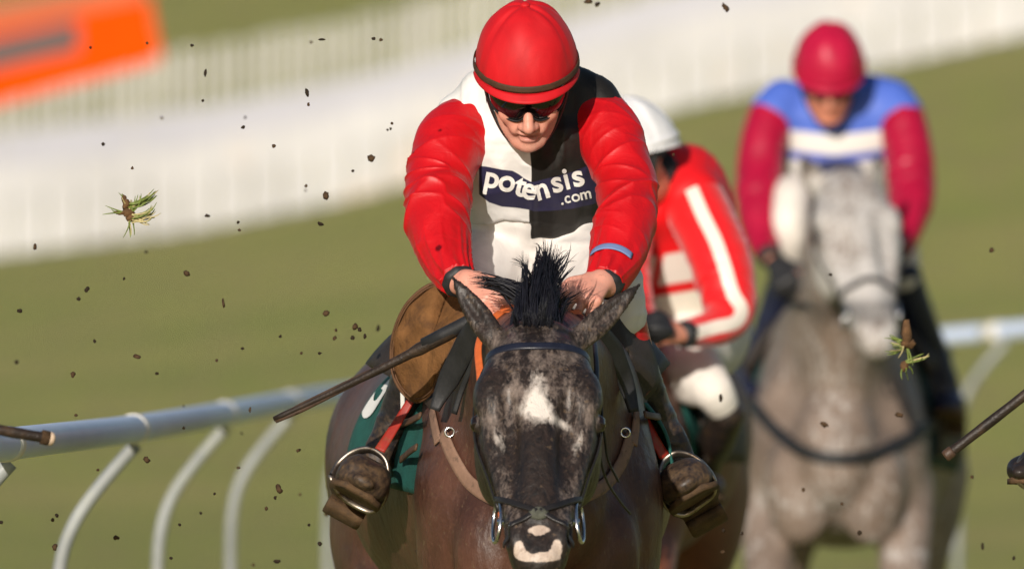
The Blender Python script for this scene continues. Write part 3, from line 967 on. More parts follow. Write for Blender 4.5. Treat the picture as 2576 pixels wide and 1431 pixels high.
kh = Mat('dark_bay_coat', .42, .38)
o = kh.obj()
st = kh.scale(o, (1.0, .6, .30))
f1 = kh.noise(st, 95, 4, .7, .6); f2 = kh.noise(o, 6, 4, .6); f3 = kh.noise(kh.scale(o, (1, .8, .7)), 48, 5, .72, 1.2); f4 = kh.noise(kh.scale(o, (1, .7, .5)), 105, 5, .75, .8)
body_c = kh.mix(kh.rng(f2, .35, .65), (.050, .021, .014), (.098, .041, .026))
body_c = kh.mix(kh.rng(f3, .52, .78, 0, .5), body_c, (.14, .068, .045))
face_c = kh.mix(kh.rng(f3, .35, .7), (.010, .008, .007), (.036, .023, .018))
c = kh.mix(kh.attr('face'), body_c, face_c)
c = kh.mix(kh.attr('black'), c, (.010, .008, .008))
w_ = kh.attr('white')
gz = kh.math('ADD', w_, kh.math('ADD', kh.math('MULTIPLY', kh.math('SUBTRACT', f4, .5), 1.6), kh.math('MULTIPLY', kh.math('SUBTRACT', f1, .5), .9)))
c = kh.mix(kh.math('MULTIPLY', kh.rng(gz, .22, .95), kh.rng(w_, .05, .25)), c, (.23, .178, .15))
s_ = kh.attr('star')
ss = kh.math('ADD', s_, kh.math('ADD', kh.math('MULTIPLY', kh.math('SUBTRACT', f1, .5), 1.0), kh.math('MULTIPLY', kh.math('SUBTRACT', f4, .5), .55)))
c = kh.mix(kh.math('MULTIPLY', kh.rng(ss, .15, .92), kh.rng(s_, .03, .22)), c, (.68, .61, .55))
sn = kh.rng(kh.math('ADD', kh.attr('snip'), kh.math('MULTIPLY', kh.math('SUBTRACT', f4, .5), .9)), .42, .66)
c = kh.mix(sn, c, kh.mix(kh.rng(f3, .3, .6), (.34, .25, .20), (.52, .42, .35)))
mg = kh.noise(o, 55, 5, .7)
c = kh.mix(kh.math('MULTIPLY', kh.rng(mg, .61, .65), .6), c, (.13, .085, .05))
kh.base(c)
kh.b.inputs['Sheen Weight'].default_value = .0
kh.b.inputs['Coat Weight'].default_value = .05; kh.b.inputs['Coat Roughness'].default_value = .3
kh.bump(f1, .40, .004, kh.bump(f3, .22, .006, kh.bump(kh.noise(kh.scale(o, (1, 1, .55)), 11, 4, .6, .5), .35, .03)))
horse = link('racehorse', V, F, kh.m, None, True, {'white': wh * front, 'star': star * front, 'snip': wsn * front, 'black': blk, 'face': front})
tag(horse, 'dark bay racehorse with grizzled face and white star galloping in front', 'horse')

at, RH, kk, head = main['at'], main['RH'], main['k'], main['head']
# eyes
eye_mat = Mat('horse_eye', .06, .6); eye_mat.col((.012, .007, .005))
for sx in (-1, 1):
    c = at(.385, sx * .122, .018)
    V2, F2, *_ = tube_grid(Loft([(c - RH[:, 1] * .020, .002), (c - RH[:, 1] * .014, .0135), (c, .0185), (c + RH[:, 1] * .014, .0135), (c + RH[:, 1] * .020, .002)], up=RH[:, 2]), 16, 16)
    link('eye', V2, F2, eye_mat.m, horse)
# forelock and mane: tangled locks, each a bundle that shares its bend and tip
rnd = random.Random(5)
ro, ti, be = [], [], []
def lock(a, b, m, n, sp0, sp1):
    for _ in range(n):
        ro.append(a + np.array([rnd.gauss(0, sp0), rnd.gauss(0, sp0), rnd.gauss(0, sp0 * .5)]))
        k = rnd.uniform(.72, 1.05)
        ti.append(a + (b - a) * k + np.array([rnd.gauss(0, sp1), rnd.gauss(0, sp1), rnd.gauss(0, sp1)]))
        be.append(m + np.array([rnd.gauss(0, sp1), rnd.gauss(0, sp1), rnd.gauss(0, sp1)]))
for i in range(95):
    q = max(-1.1, min(1.1, rnd.gauss(0, .38))); h = rnd.random()
    a = P(1352 + 50 * q, 862 - 55 * rnd.random(), -.74 + rnd.uniform(-.02, .06))
    if h < .50:
        b = P(1376 + 38 * q + rnd.gauss(0, 14), 636 + 30 * abs(q) + rnd.gauss(0, 20), -.56 + rnd.uniform(-.05, .05))
        m = P(1362 + 62 * q + rnd.gauss(0, 16), 750 + rnd.gauss(0, 16), -.68 + rnd.uniform(-.05, .05))
        lock(a, b, m, 26, .009, .0055)
    elif h < .80:
        b = P(1360 + 54 * q + rnd.gauss(0, 16), 735 + rnd.gauss(0, 26), -.62 + rnd.uniform(-.04, .04))
        lock(a, b, P(1352 + 72 * q + rnd.gauss(0, 12), 805, -.75), 24, .009, .006)
    else:
        b = P(1352 + 66 * q + rnd.gauss(0, 12), 800 + rnd.gauss(0, 28), -.83)
        lock(a, b, P(1350 + 70 * q, 838, -.85), 20, .008, .006)
for u0, v0, u1, v1, n in ((1385, 690, 1442, 618, 7), (1392, 705, 1450, 640, 5), (1340, 715, 1288, 652, 6), (1335, 700, 1306, 640, 5), (1360, 670, 1352, 612, 6), (1400, 720, 1436, 668, 5)):
    a, b = P(u0, v0, -.60), P(u1, v1, -.56); lock(a, b, (a + b) / 2 + np.array([.004, 0, .012]), n, .006, .008)
strands('forelock', hair_black, horse, ro, ti, be, .0019, 7)
ro, ti, be = [], [], []
for i in range(105):          # mane blown to the left, over the near hand
    a = P(1318 + rnd.gauss(0, 16), 748 + rnd.gauss(0, 20), -.52 + rnd.uniform(-.04, .04))
    L = rnd.random()
    b = P(1262 - 80 * L + rnd.gauss(0, 8), 735 - 38 * L + rnd.gauss(0, 9), -.50 + rnd.uniform(-.05, .05))
    ro.append(a); ti.append(b); be.append((a + b) / 2 + np.array([0, 0, .012 + .012 * rnd.random()]))
for i in range(600):          # upright crest behind the ears
    y = rnd.uniform(-.62, -.15); q = rnd.gauss(0, .5)
    a = P(1355 + 22 * q, 850, y); a[2] = P(1355, 812 - 10 * (y + .6), y)[2]
    b = a + np.array([rnd.gauss(.0, .03) + .02, rnd.uniform(-.01, .05), rnd.uniform(.04, .075)])
    ro.append(a); ti.append(b); be.append((a + b) / 2 + np.array([rnd.gauss(0, .012), 0, .02]))
strands('mane', hair_black, horse, ro, ti, be, .0021, 6)
T = main['T']
ro, ti, be = [], [], []
for i in range(260):
    a = T((rnd.gauss(0, .02), 1.76, 1.34 + rnd.gauss(0, .02))); b = T((rnd.gauss(0, .07), 2.25 + rnd.gauss(0, .1), .92 + rnd.gauss(0, .12)))
    ro.append(a); ti.append(b); be.append(T((rnd.gauss(0, .03), 2.1, 1.40)))
strands('tail', hair_black, horse, ro, ti, be, .004, 8)

# ---------------------------------------------------------------- bridle
br = thing('bridle', 'dark bridle with navy browband and orange reins on the leading horse', 'bridle', m_poll)
def hs(f, th, off=.004): return head.surf(f, th, off)[0]
def hstrap(name, fs, ths, w, mat, off=.003, th=.0025, parent=br, n=24):
    fs = np.interp(np.linspace(0, 1, n), np.linspace(0, 1, len(fs)), fs); ths = np.interp(np.linspace(0, 1, n), np.linspace(0, 1, len(ths)), ths)
    bv = BV_HEAD
    pts, nor = [], []
    for f, t in zip(fs, ths):
        s = head.surf(f, t, .06)[0]; c = head.surf(f, t, -.03)[0]
        r = bv.ray_cast(Vector(s), Vector(nrm(c - s)), .2)
        if r[0] is None: p, q = head.surf(f, t, 0)[0], nrm(s - c)
        else: p, q = np.array(r[0]), nrm(s - c)
        pts.append(p + q * off); nor.append(q)
    pts = np.array(pts)
    for _ in range(3): pts[1:-1] = .25 * pts[:-2] + .5 * pts[1:-1] + .25 * pts[2:]
    return Geo().ribbon(pts, nor, w, th).build(name, mat, parent)
BV_HEAD = drape(main['V'], main['F'])
hstrap('browband', [.085, .118, .134, .118, .085], [-.15, .75, pi / 2, pi - .75, pi + .15], .0185, navy_leather, .004, .003)
for sx in (0, 1):
    fl = (lambda a: a) if sx == 0 else (lambda a: pi - a)
    hstrap('cheek_strap', [.05, .12, .3, .55, .76], [fl(-.12), fl(-.10), fl(-.05), fl(.02), fl(.05)], .016, black_leather, .005)
    hstrap('noseband_strap', [.70, .76, .82, .862], [fl(-.05), fl(.45), fl(1.0), fl(pi / 2 - .06)], .0135, black_leather, .0045)
    hstrap('lower_noseband_strap', [.862, .90, .93], [fl(pi / 2 - .1), fl(.8), fl(.1)], .0125, black_leather, .004)
    c = at(.80, (1 if sx == 0 else -1) * .085, -.005)
    ring = [c + RH[:, 1] * .050 * cos(a) + (RH[:, 2] * .96 + RH[:, 0] * .25 * (-1 if sx == 0 else 1)) * .034 * sin(a) for a in np.linspace(0, 2 * pi, 33)]
    Geo().tube(ring, .0042, 8, cap=False).build('bit_ring', steel, br)
    Geo().tube([c, c + RH[:, 0] * (-.07 if sx == 0 else .07)], .007, 10).build('bit_mouthpiece', steel, br)
disc = at(.862, 0, .070)
V2, F2, *_ = tube_grid(Loft([(disc - RH[:, 2] * .014, .020, .015), (disc - RH[:, 2] * .002, .021, .016), (disc + RH[:, 2] * .003, .014, .010)], up=RH[:, 1]), 8, 20)
link('noseband_disc', V2, F2, plain('grey_sheepskin_pad', (.07, .072, .055), .9, .4, 60, .5, .003), br)
for uv, mat in ([[(1262, 782, -.40), (1226, 815, -.45), (1205, 862, -.52), (1208, 940, -.62), (1213, 1010, -.70), (1236, 1150, -.84), (1266, 1305, -.98)], orange_rein],
                [[(1456, 790, -.40), (1484, 830, -.46), (1499, 900, -.58), (1500, 980, -.68), (1488, 1130, -.84), (1446, 1305, -.98)], black_leather]):
    p = spline([P(*q) for q in uv], 6)
    Geo().ribbon(p, [(-.45 if mat is orange_rein else .45, -1, .15)] * len(p), .0185 if mat is orange_rein else .012, .003).build('rein', mat, br)
p = spline([P(1258, 778, -.36), P(1300, 776, -.40), P(1370, 800, -.40), P(1440, 790, -.40), P(1462, 786, -.38)], 6)
Geo().ribbon(p, [(0, -.9, .4)] * len(p), .020, .003).build('rein', orange_rein, br)
# thin trailing lash of leather at the far cheek
for q in ([(1496, 1010, -.9), (1520, 1090, -.86), (1528, 1150, -.84), (1556, 1210, -.80)], [(1500, 1040, -.88), (1512, 1160, -.86), (1560, 1260, -.72), (1585, 1290, -.66)]):
    Geo().tube(spline([P(*a) for a in q], 8), .0028, 7).build('trailing_strap', black_leather, br)

# ---------------------------------------------------------------- breastplate
keep = [tuple(int(i) for i in f) for f in F if V[f, 1].min() > -.50]
BV_CHEST = BVHTree.FromPolygons([tuple(v) for v in V], keep)
BV_ALL = BV_HEAD
def draped(name, uv, w, mat, parent, off=.006, th=.003, k=10, bvh=None):
    uv = spline([(a, b, 0) for a, b in uv], k)
    pts, nor = [], []
    for a, b, _ in uv:
        r = (bvh or BV_CHEST).ray_cast(Vector(CAM), Vector(nrm(P(a, b) - CAM)))
        if r[0] is None: continue
        n = np.array(r[1]); n = n if n[1] < 0 else -n
        pts.append(np.array(r[0]) + n * off); nor.append(n)
    pts, nor = np.array(pts), np.array(nor)
    for _ in range(6):
        pts[1:-1] = .25 * pts[:-2] + .5 * pts[1:-1] + .25 * pts[2:]; nor[1:-1] = .25 * nor[:-2] + .5 * nor[1:-1] + .25 * nor[2:]
    return Geo().ribbon(pts, nor, w, th).build(name, mat, parent)
bp = thing('breastplate', 'tan elastic breastplate with black neck strap on the leading horse\'s chest', 'breastplate', P(1350, 1270, -.4))
draped('chest_strap', [(1118, 1088), (1150, 1160), (1190, 1218), (1245, 1252), (1350, 1272), (1450, 1252), (1515, 1220), (1560, 1160), (1582, 1092)], .032, tan_web, bp)
draped('shoulder_strap', [(1092, 1030), (1098, 1065), (1108, 1112)], .027, tan_web, bp)
draped('shoulder_strap', [(1594, 1030), (1594, 1065), (1588, 1118)], .024, tan_web, bp)
for u, v in ((1131, 1085), (1573, 1086)):
    r = BV_CHEST.ray_cast(Vector(CAM), Vector(nrm(P(u, v) - CAM)))
    c = np.array(r[0]) if r[0] is not None else P(u, v, -.3)
    c = c + np.array([0, -.014, 0])
    Geo().tube([c + np.array([.010 * cos(a), .0, .010 * sin(a)]) for a in np.linspace(0, 2 * pi, 21)], .0028, 7, cap=False).build('ring', steel, bp)
p = spline([P(1196, 815, -.42), P(1172, 868, -.36), P(1138, 935, -.30), P(1106, 1000, -.27), P(1094, 1030, -.27)], 8)
Geo().ribbon(p, [(-.35, -1, .1)] * len(p), np.interp(np.linspace(0, 1, len(p)), [0, .3, .7, 1], [.040, .058, .052, .022]), .006).build('neck_strap', black_strap, bp)
p = spline([P(1212, 860, -.40), P(1182, 930, -.34), P(1160, 985, -.31), P(1143, 1040, -.30)], 8)
Geo().ribbon(p, [(-.3, -1, .1)] * len(p), .012, .004).build('neck_strap', black_strap, bp)
p = spline([P(1500, 830, -.40), P(1545, 900, -.30), P(1580, 980, -.24), P(1594, 1035, -.25)], 8)
Geo().ribbon(p, [(.35, -1, .1)] * len(p), np.interp(np.linspace(0, 1, len(p)), [0, .4, 1], [.05, .065, .022]), .006).build('neck_strap', black_strap, bp)

# ---------------------------------------------------------------- number cloth
body = main['body']
tt = np.linspace(0, 1, 200); by = body.surf(tt, np.zeros(200))[:, 1]
t_at = lambda y: np.interp(y, by, tt)
cl = thing('number_cloth', 'dark green racing number cloth with a white figure under the leading saddle', 'saddle cloth', T((0, .25, 1.4)))
def cloth_pt(y, th, off=.012):
    w = .003 * sin(y * 31 + th * 3) + .045 * math.exp(-(y / .14) ** 2) * float(sstep(1.1, .35, th))
    return body.surf(t_at(y), th, off + w)[0]
ths = np.linspace(-.03, pi + .03, 70); ys = np.linspace(.0, .66, 26)
A = np.array([[cloth_pt(y, t) for t in ths] for y in ys])
Geo().shell(A, .005).build('cloth', green_cloth, cl)
def glyph(ch, font_bold=.02):
    cu = bpy.data.curves.new('glyph', 'FONT'); cu.body = ch; cu.size = 1.0; cu.offset = font_bold; cu.resolution_u = 6
    o = bpy.data.objects.new('glyph', cu); COL.objects.link(o)
    bpy.context.view_layer.update()
    me = bpy.data.meshes.new_from_object(o.evaluated_get(bpy.context.evaluated_depsgraph_get()))
    V = np.array([v.co[:] for v in me.vertices]).reshape(-1, 3); F = [tuple(p.vertices) for p in me.polygons]
    bpy.data.objects.remove(o); bpy.data.curves.remove(cu); bpy.data.meshes.remove(me)
    return V, F
def densify(V, F, h):
    """split long edges so that a print follows a curved surface"""
    import bmesh
    bm = bmesh.new(); vs = [bm.verts.new(v) for v in V]
    for f in F:
        try: bm.faces.new([vs[i] for i in f])
        except ValueError: pass
    bmesh.ops.triangulate(bm, faces=bm.faces[:])
    for _ in range(6):
        e = [x for x in bm.edges if x.calc_length() > h]
        if not e: break
        bmesh.ops.subdivide_edges(bm, edges=e, cuts=1)
        bmesh.ops.triangulate(bm, faces=bm.faces[:])
    V = np.array([v.co[:] for v in bm.verts]); bm.verts.index_update()
    F = [tuple(v.index for v in f.verts) for f in bm.faces]; bm.free()
    return V, F
gv, gf = glyph('3', .045)
gv, gf = densify(gv, gf, .06)
gv = gv - (gv.max(0) + gv.min(0)) / 2
for sx in (-1, 1):
    out = []
    for x, yv, _ in gv:
        yy = .53 + (-x if sx < 0 else x) * .25
        th = (pi - .66 - yv * .66) if sx < 0 else (.66 + yv * .66)
        out.append(cloth_pt(yy, th, .0155))
    link('figure', np.array(out), gf, white_print, cl, smooth=False)

# ---------------------------------------------------------------- saddle
sd = thing('saddle', 'muddy brown racing saddle with flared suede flaps and alloy stirrups', 'saddle', T((0, .2, 1.55)))
def flap(name, outline, centre, mat, bulge, par):
    O = spline([P(*q) for q in outline + outline[:1]], 6)[:-1]; C = P(*centre)
    n = len(O); A = np.zeros((9, n + 1, 3))
    for i, f in enumerate(np.linspace(0.02, 1, 9)):
        for j in range(n + 1):
            q = O[j % n]
            A[i, j] = C + (q - C) * f + np.array([0, -bulge * (1 - f * f), 0]) + np.array([0, .007 * sin(5 * f + j * .33) * f + .006 * sin(j * .8 + 2) * f * f, 0])
    o = Geo().shell(A, .009).build(name, mat, par)
    B = [C + (q - C) * .955 + np.array([0, -.006 - bulge * .09, 0]) for q in O]
    Geo().tube(B + B[:1], .0020, 6, cap=False).build('piping', piping, o)
    B = [q + np.array([0, .004, 0]) for q in O]
    Geo().tube(B + B[:1], .0038, 8, cap=False).build('edge_roll', piping, o)
    return o
flap('flap', [(1138, 706, -.02), (1080, 716, -.03), (1030, 755, -.02), (998, 812, .0), (984, 880, .02), (990, 945, .02), (1012, 985, .0), (1045, 1009, -.03), (1082, 990, -.07), (1110, 930, -.12), (1150, 850, -.16), (1180, 780, -.14), (1176, 722, -.08)],
     (1085, 850, -.06), suede, .035, sd)
flap('flap', [(1500, 790, -.06), (1545, 768, -.02), (1580, 785, .03), (1618, 840, .05), (1643, 905, .06), (1646, 968, .05), (1618, 1004, .02), (1570, 1010, -.03), (1532, 985, -.08), (1508, 900, -.10)],
     (1575, 890, -.02), suede_dark, .03, sd)  # right flap's shadow put into its colour, dark leather instead of brown suede
seat = [[body.surf(t_at(y), th, .03 + .05 * sstep(.2, .42, y))[0] + np.array([0, 0, .02]) for th in np.linspace(.62, pi - .62, 30)] for y in np.linspace(-.02, .46, 18)]
Geo().shell(np.array(seat), .02).build('seat', suede_dark, sd)
for name, pts in (('girth', None),):
    A = np.array([[body.surf(t_at(y), th, .012)[0] for th in np.linspace(-pi + .5, -.5, 50)] for y in np.linspace(.02, .12, 4)])
    Geo().shell(A, .006).build('girth', tan_web, sd)
irons = {-1: [(836, 1197), (850, 1172), (886, 1140), (931, 1130), (970, 1158), (976, 1205), (962, 1262), (935, 1282), (905, 1272), (852, 1232)],
         1: [(1661, 1188), (1672, 1160), (1696, 1142), (1728, 1142), (1774, 1172), (1796, 1206), (1796, 1232), (1765, 1262), (1714, 1290), (1680, 1274), (1663, 1230)]}
red_web = plain('red_stirrup_leather', (.30, .020, .010), .5, .2, 40, .2, .001, dirt=(.20, .05, .02), dirt_amt=.15)
for sx, q in irons.items():
    yy = -.005
    pts = spline([P(u, v, yy + .02 * math.sin(i)) for i, (u, v) in enumerate(q + q[:1])], 6)
    ir = Geo().tube(pts[:-1].tolist() + [pts[0].tolist()], .0060, 9, cap=False, flat=1.9).build('stirrup_iron', alloy, sd)
    lt = [(1046, 985, .06), (1016, 1035, .06), (985, 1085, .04), (955, 1132, .02)] if sx < 0 else [(1592, 985, .06), (1618, 1045, .02), (1642, 1095, .01), (1672, 1148, .01)]
    p = spline([P(*a) for a in lt], 8)
    Geo().ribbon(p, [(sx * .35, -1, .15)] * len(p), np.interp(np.linspace(0, 1, len(p)), [0, 1], [.017, .026]), .003).build('stirrup_leather', red_web, sd)
strap_m = plain('brown_strap_leather', (.085, .045, .022), .6, .3, 30, .3, .002)
for q in ([(1086, 1052), (1060, 1064), (1032, 1076)], [(1076, 1130), (1056, 1144), (1036, 1158)], [(1594, 1048), (1626, 1056), (1660, 1052)]):
    draped('flap_strap', q, .016, strap_m, sd, .026, .003, 10, BV_ALL)

# ================================================================ the leading jockey
def rider_root(name_label, loc): return thing('person', name_label, 'person', loc)
J = rider_root('jockey in red cap and sleeves, white and black halved vest, riding in front', P(1335, 690, .40))
O = P(1325, 205, -.06); RJ = head_frame(radians(33), radians(1), radians(-1.5)); RHAT = head_frame(radians(24), radians(1), radians(-1.5))
hat = dict(cap=cap_red, band=plain('dark_cap_elastic', (.060, .026, .012), .7, .25, 50, .3, .001))
lens = Mat('goggle_lens', .05, .7); lens.col((.006, .005, .006))
gm = dict(lens=lens.m, frame=plain('black_rubber', (.012, .011, .011), .6, .3, 40, .2, .001))
tors = [(P(1330, 205, .11), .085, .075, .085), (P(1332, 255, .13), .150, .09, .105), (P(1332, 300, .145), .192, .12, .12), (P(1335, 390, .19), .186, .135, .13),
        (P(1338, 490, .26), .168, .13, .12), (P(1340, 580, .34), .155, .125, .12), (P(1340, 660, .42), .165, .125, .14)]
upT = np.array([0, -1.0, .35])
armL = [(1174, 330, .13, .088), (1142, 352, .09, .082), (1119, 405, .04, .075), (1104, 465, .0, .0775), (1101, 530, -.06, .0765), (1112, 600, -.12, .070), (1130, 655, -.18, .058), (1156, 706, -.25, .041)]
armR = [(1500, 322, .13, .090), (1530, 342, .09, .083), (1555, 395, .04, .073), (1573, 440, .0, .0725), (1574, 510, -.06, .0730), (1567, 580, -.12, .070), (1550, 650, -.18, .058), (1524, 712, -.25, .042)]
thL = [(1272, 650, .42, .115), (1232, 672, .26, .095), (1186, 725, .12, .075), (1150, 775, .03, .056), (1120, 812, .03, .046)]
thR = [(1404, 645, .42, .115), (1462, 660, .26, .10), (1512, 705, .12, .082), (1550, 755, .01, .066), (1560, 800, .02, .056)]
btL = [(1128, 785, .02, .050), (1092, 855, .05, .052), (1048, 940, .11, .052), (1000, 1050, .16, .043), (964, 1125, .17, .038), (930, 1190, .17, .037), (900, 1226, .165, .036)]
btR = [(1552, 765, .01, .058), (1572, 840, .05, .054), (1604, 940, .11, .049), (1652, 1050, .16, .042), (1690, 1120, .17, .038), (1722, 1195, .17, .037), (1747, 1236, .165, .036)]
ftL = [(880, 1256, .19, .020, .018, .016), (884, 1250, .165, .038, .036, .032), (896, 1234, .10, .044, .048, .028), (908, 1218, .0, .059, .058, .032), (912, 1210, -.05, .061, .056, .032), (913, 1210, -.09, .052, .042, .028), (913, 1212, -.118, .026, .018, .014)]
ftR = [(1766, 1280, .19, .020, .018, .016), (1760, 1272, .165, .038, .036, .032), (1746, 1250, .10, .044, .048, .028), (1731, 1226, .0, .059, .058, .032), (1727, 1217, -.05, .061, .056, .032), (1726, 1217, -.09, .052, .042, .028), (1726, 1219, -.118, .026, .018, .014)]
def lo4(q, up=(0, -1, .3), f=1.0, **k): return Loft([(P(u, v, y), r * f) for u, v, y, r in q], up=up, **k)

Fb = Field(axis((-.46, -.17, .014), (-.17, .23, .0036), (.23, .46, .014)), axis((-.50, -.06, .0038), (-.06, .66, .012)), axis((1.08, 1.50, .014), (1.50, 1.66, .0036), (1.66, 1.90, .012), (1.90, 2.14, .0036), (2.14, 2.26, .012)))
for q in (armL, armR): Fb.add(lo4(q, f=.62), .03)
Fb.add(Loft([(c, a * .85, b * .85, d * .85) for c, a, b, d in tors], up=upT), .03)
for q in (thL, thR): Fb.add(lo4(q, f=.82), .03)
for q in (btL, btR): Fb.add(lo4(q[:-1], f=.7), .02)
add_head(Fb, O, RJ, P(1330, 215, .10))
WL, WR = P(1176, 708, -.28), P(1512, 708, -.27)
for w, q in ((WL, armL), (WR, armR)):
    Fb.add(Loft([(P(*q[-2][:3]), .030), (P(*q[-1][:3]), .027), (w, .026)]), .02)
add_hand(Fb, WL, P(1238, 776, -.36) - WL, np.array([-.45, -.65, .55]), np.array([.7, -.4, .6]), curl=(.55, .75, .6), sc=.98)
add_hand(Fb, WR, P(1452, 752, -.345) - WR, np.array([.15, -.70, .70]), np.array([-.6, -.1, .8]), curl=(.95, 1.15, .8), sc=1.0, spread=1.15)
Vb, Fc = Fb.mesh(); Vb = relax(Vb, Fc, 1)
loc = (Vb - O) @ RJ
lip = np.exp(-((loc[:, 0] / .022) ** 2 + ((loc[:, 2] + .0815) / .012) ** 2)) * (loc[:, 1] < -.07) * 1.0
bx = link('body', Vb, Fc, skin_mat('weathered_skin', (.66, .32, .24)), J, True, {'lip': np.clip(lip, 0, 1), 'stubble': np.clip(sstep(-.062, -.085, loc[:, 2]) * (np.abs(loc[:, 0]) < .09) * (loc[:, 1] < .03) * (loc[:, 2] > -.2) * (Vb[:, 2] > 1.8), 0, 1)})
helmet(J, O, RHAT, hat); goggles(J, O, RJ, gm); chin_harness(J, O, RJ, gm)
# hair showing below the helmet at the sides
hair_m = plain('dark_brown_hair', (.030, .022, .016), .5, .3, 40, 0)
for sx in (-1, 1):
    ro, ti, be = [], [], []
    for i in range(140):
        yb = rnd.uniform(.0, .07)
        a = O + RJ @ np.array([sx * .082, yb, .03]); b = O + RJ @ np.array([sx * (.083 + rnd.uniform(0, .008)), yb - .004, rnd.uniform(-.055, -.02)])
        ro.append(a); ti.append(b); be.append((a + b) / 2 + RJ @ np.array([sx * .008, 0, 0]))
    strands('hair', hair_m, J, ro, ti, be, .0022, 5)

# breeches
Fq = Field(axis((-.26, .34, .008)), axis((-.12, .62, .009)), axis((1.44, 1.86, .008)))
Fq.add(Loft([(c, a * .97, b * .95, d * .97) for c, a, b, d in tors[4:]] + [(P(1338, 720, .46), .15, .10, .12)], up=upT), .03)
for q in (thL, thR): Fq.add(lo4(q), .035)
Vq, F_ = Fq.mesh(); Vq = relax(Vq, F_, 2); Nq = vnormals(Vq, F_)
Vq = Vq + Nq * (.006 * (1 - 2 * np.abs(vnoise(np.stack([Vq[:, 0] * 9, Vq[:, 1] * 9, Vq[:, 2] * 26], 1), 31))))[:, None]
link('breeches', Vq, F_, silk('white_breeches', (.72, .69, .66), .6, .15, .25), J)
# vest
hem = lambda u: np.where(u < 1332, 556 + 4 * np.sin(u / 19), 600 + 6 * np.sin(u / 23) - .10 * np.abs(u - 1400))
Fv = Field(axis((-.25, .30, .0045)), axis((-.08, .60, .008)), axis((1.70, 2.13, .0045)))
Fv.add(Loft([(c, a, b, d) for c, a, b, d in tors[:-1]] + [(P(1342, 640, .40), .172, .14, .14)], up=upT, n=2.15), .02)
Fv.add(Loft([(P(1168, 288, .135), .058), (P(1240, 248, .13), .072), (P(1330, 235, .13), .085), (P(1415, 242, .13), .072), (P(1498, 265, .135), .058)], up=(0, -1, .2)), .04)

def hemcut(Q):
    u, v = proj(Q); return (v - hem(u)) / 1130.
Fv.cut(hemcut)
Vv, F_ = Fv.mesh(); Vv = relax(Vv, F_, 2); Nv = vnormals(Vv, F_)
pu, pv = proj(Vv)
rid = lambda s, sd_: 1 - 2 * np.abs(vnoise(s, sd_))
dsp = .0065 * rid(np.stack([pu / 70 + pv / 300, pv / 120 - pu / 200, Vv[:, 1] * 2], 1), 41) + .0045 * rid(np.stack([pu / 34, pv / 75, Vv[:, 1] * 3], 1), 43)
dsp += .004 * rid(np.stack([pu / 130, pv / 26, Vv[:, 1]], 1), 47) * np.exp(-((pv - 555) / 40) ** 2)
Vv = Vv + Nv * dsp[:, None]
pu, pv = proj(Vv)
tb = np.interp(pu, [1195, 1222, 1262, 1290, 1306, 1320, 1338, 1362, 1400, 1440, 1482, 1510], [416, 418, 426, 429, 438, 449, 458, 452, 443, 432, 415, 405])
bb = np.interp(pu, [1195, 1212, 1230, 1262, 1300, 1338, 1342, 1390, 1440, 1495, 1510], [480, 494, 508, 519, 522, 528, 531, 529, 524, 512, 508])
frontv = sstep(.1, -.15, Nv[:, 1])
band = np.minimum(np.minimum(pv - tb, bb - pv), pu - 1205) * np.where(Nv[:, 1] < .1, 1, -9)
half = pu - (1334 + 3 * np.sin(pv / 31))
half = np.where(Nv[:, 1] > .25, (Vv[:, 0] - .047) * 1130, half)
kv = Mat('halved_vest_silk', .55, .35)
ov = kv.obj(); a = kv.noise(ov, 16, 3, .5, .8)
wht = kv.mix(kv.rng(a, .3, .7), (.66, .65, .63), (.74, .73, .71))
blk_ = kv.mix(kv.rng(a, .3, .7), (.008, .007, .0065), (.015, .013, .011))
c = kv.mix(kv.rng(kv.attr('half'), -1, 1), wht, blk_)
c = kv.mix(kv.rng(kv.attr('band'), -1, 1), c, (.024, .022, .060))
kv.base(c); kv.bump(kv.noise(ov, 260, 2), .08, .001, kv.bump(a, .25, .010))
kv.b.inputs['Sheen Weight'].default_value = .0
vest = link('vest', Vv, F_, kv.m, J, True, {'half': half, 'band': band})
BV_VEST = drape(Vv, F_)
# the printed name
let = Geo()
def put_letter(ch, u, v, size, rot, bold=.025, mat=None):
    """(u, v): baseline start; size: font size in picture units"""
    gv, gf = glyph(ch, bold)
    gv[:, 0] -= gv[:, 0].min()
    gv, gf = densify(gv, gf, .2)
    out = []
    c_, s_ = cos(rot), sin(rot)
    for x, y, _ in gv:
        a, b = u + (x * c_ + y * s_) * size, v + (x * s_ - y * c_) * size
        r = BV_VEST.ray_cast(Vector(CAM), Vector(nrm(P(a, b) - CAM)))
        p = np.array(r[0]) + np.array(r[1]) * .0025 if r[0] is not None else P(a, b, .1)
        out.append(p)
    let.put(out, gf)
SZ = 77
for ch, u, v, rot in (('p', 1218, 466, .18), ('o', 1252, 474, .18), ('t', 1290, 486, .22), ('e', 1310, 493, .22), ('n', 1353, 501, -.28), ('s', 1391, 483, -.24), ('i', 1424, 474, -.26), ('s', 1445, 468, -.26)):
    put_letter(ch, u, v, SZ, rot)
for ch, u, v in (('.', 1411, 513), ('c', 1421, 510), ('o', 1440, 506), ('m', 1461, 501)):
    put_letter(ch, u, v, 39, -.22, .018)
let.build('lettering', white_print, vest, smooth=False)
# collar
p = [P(1330 + 100 * cos(a), 232 + 34 * sin(a), .06 - .05 * sin(a)) for a in np.linspace(.25, pi - .25, 24)]
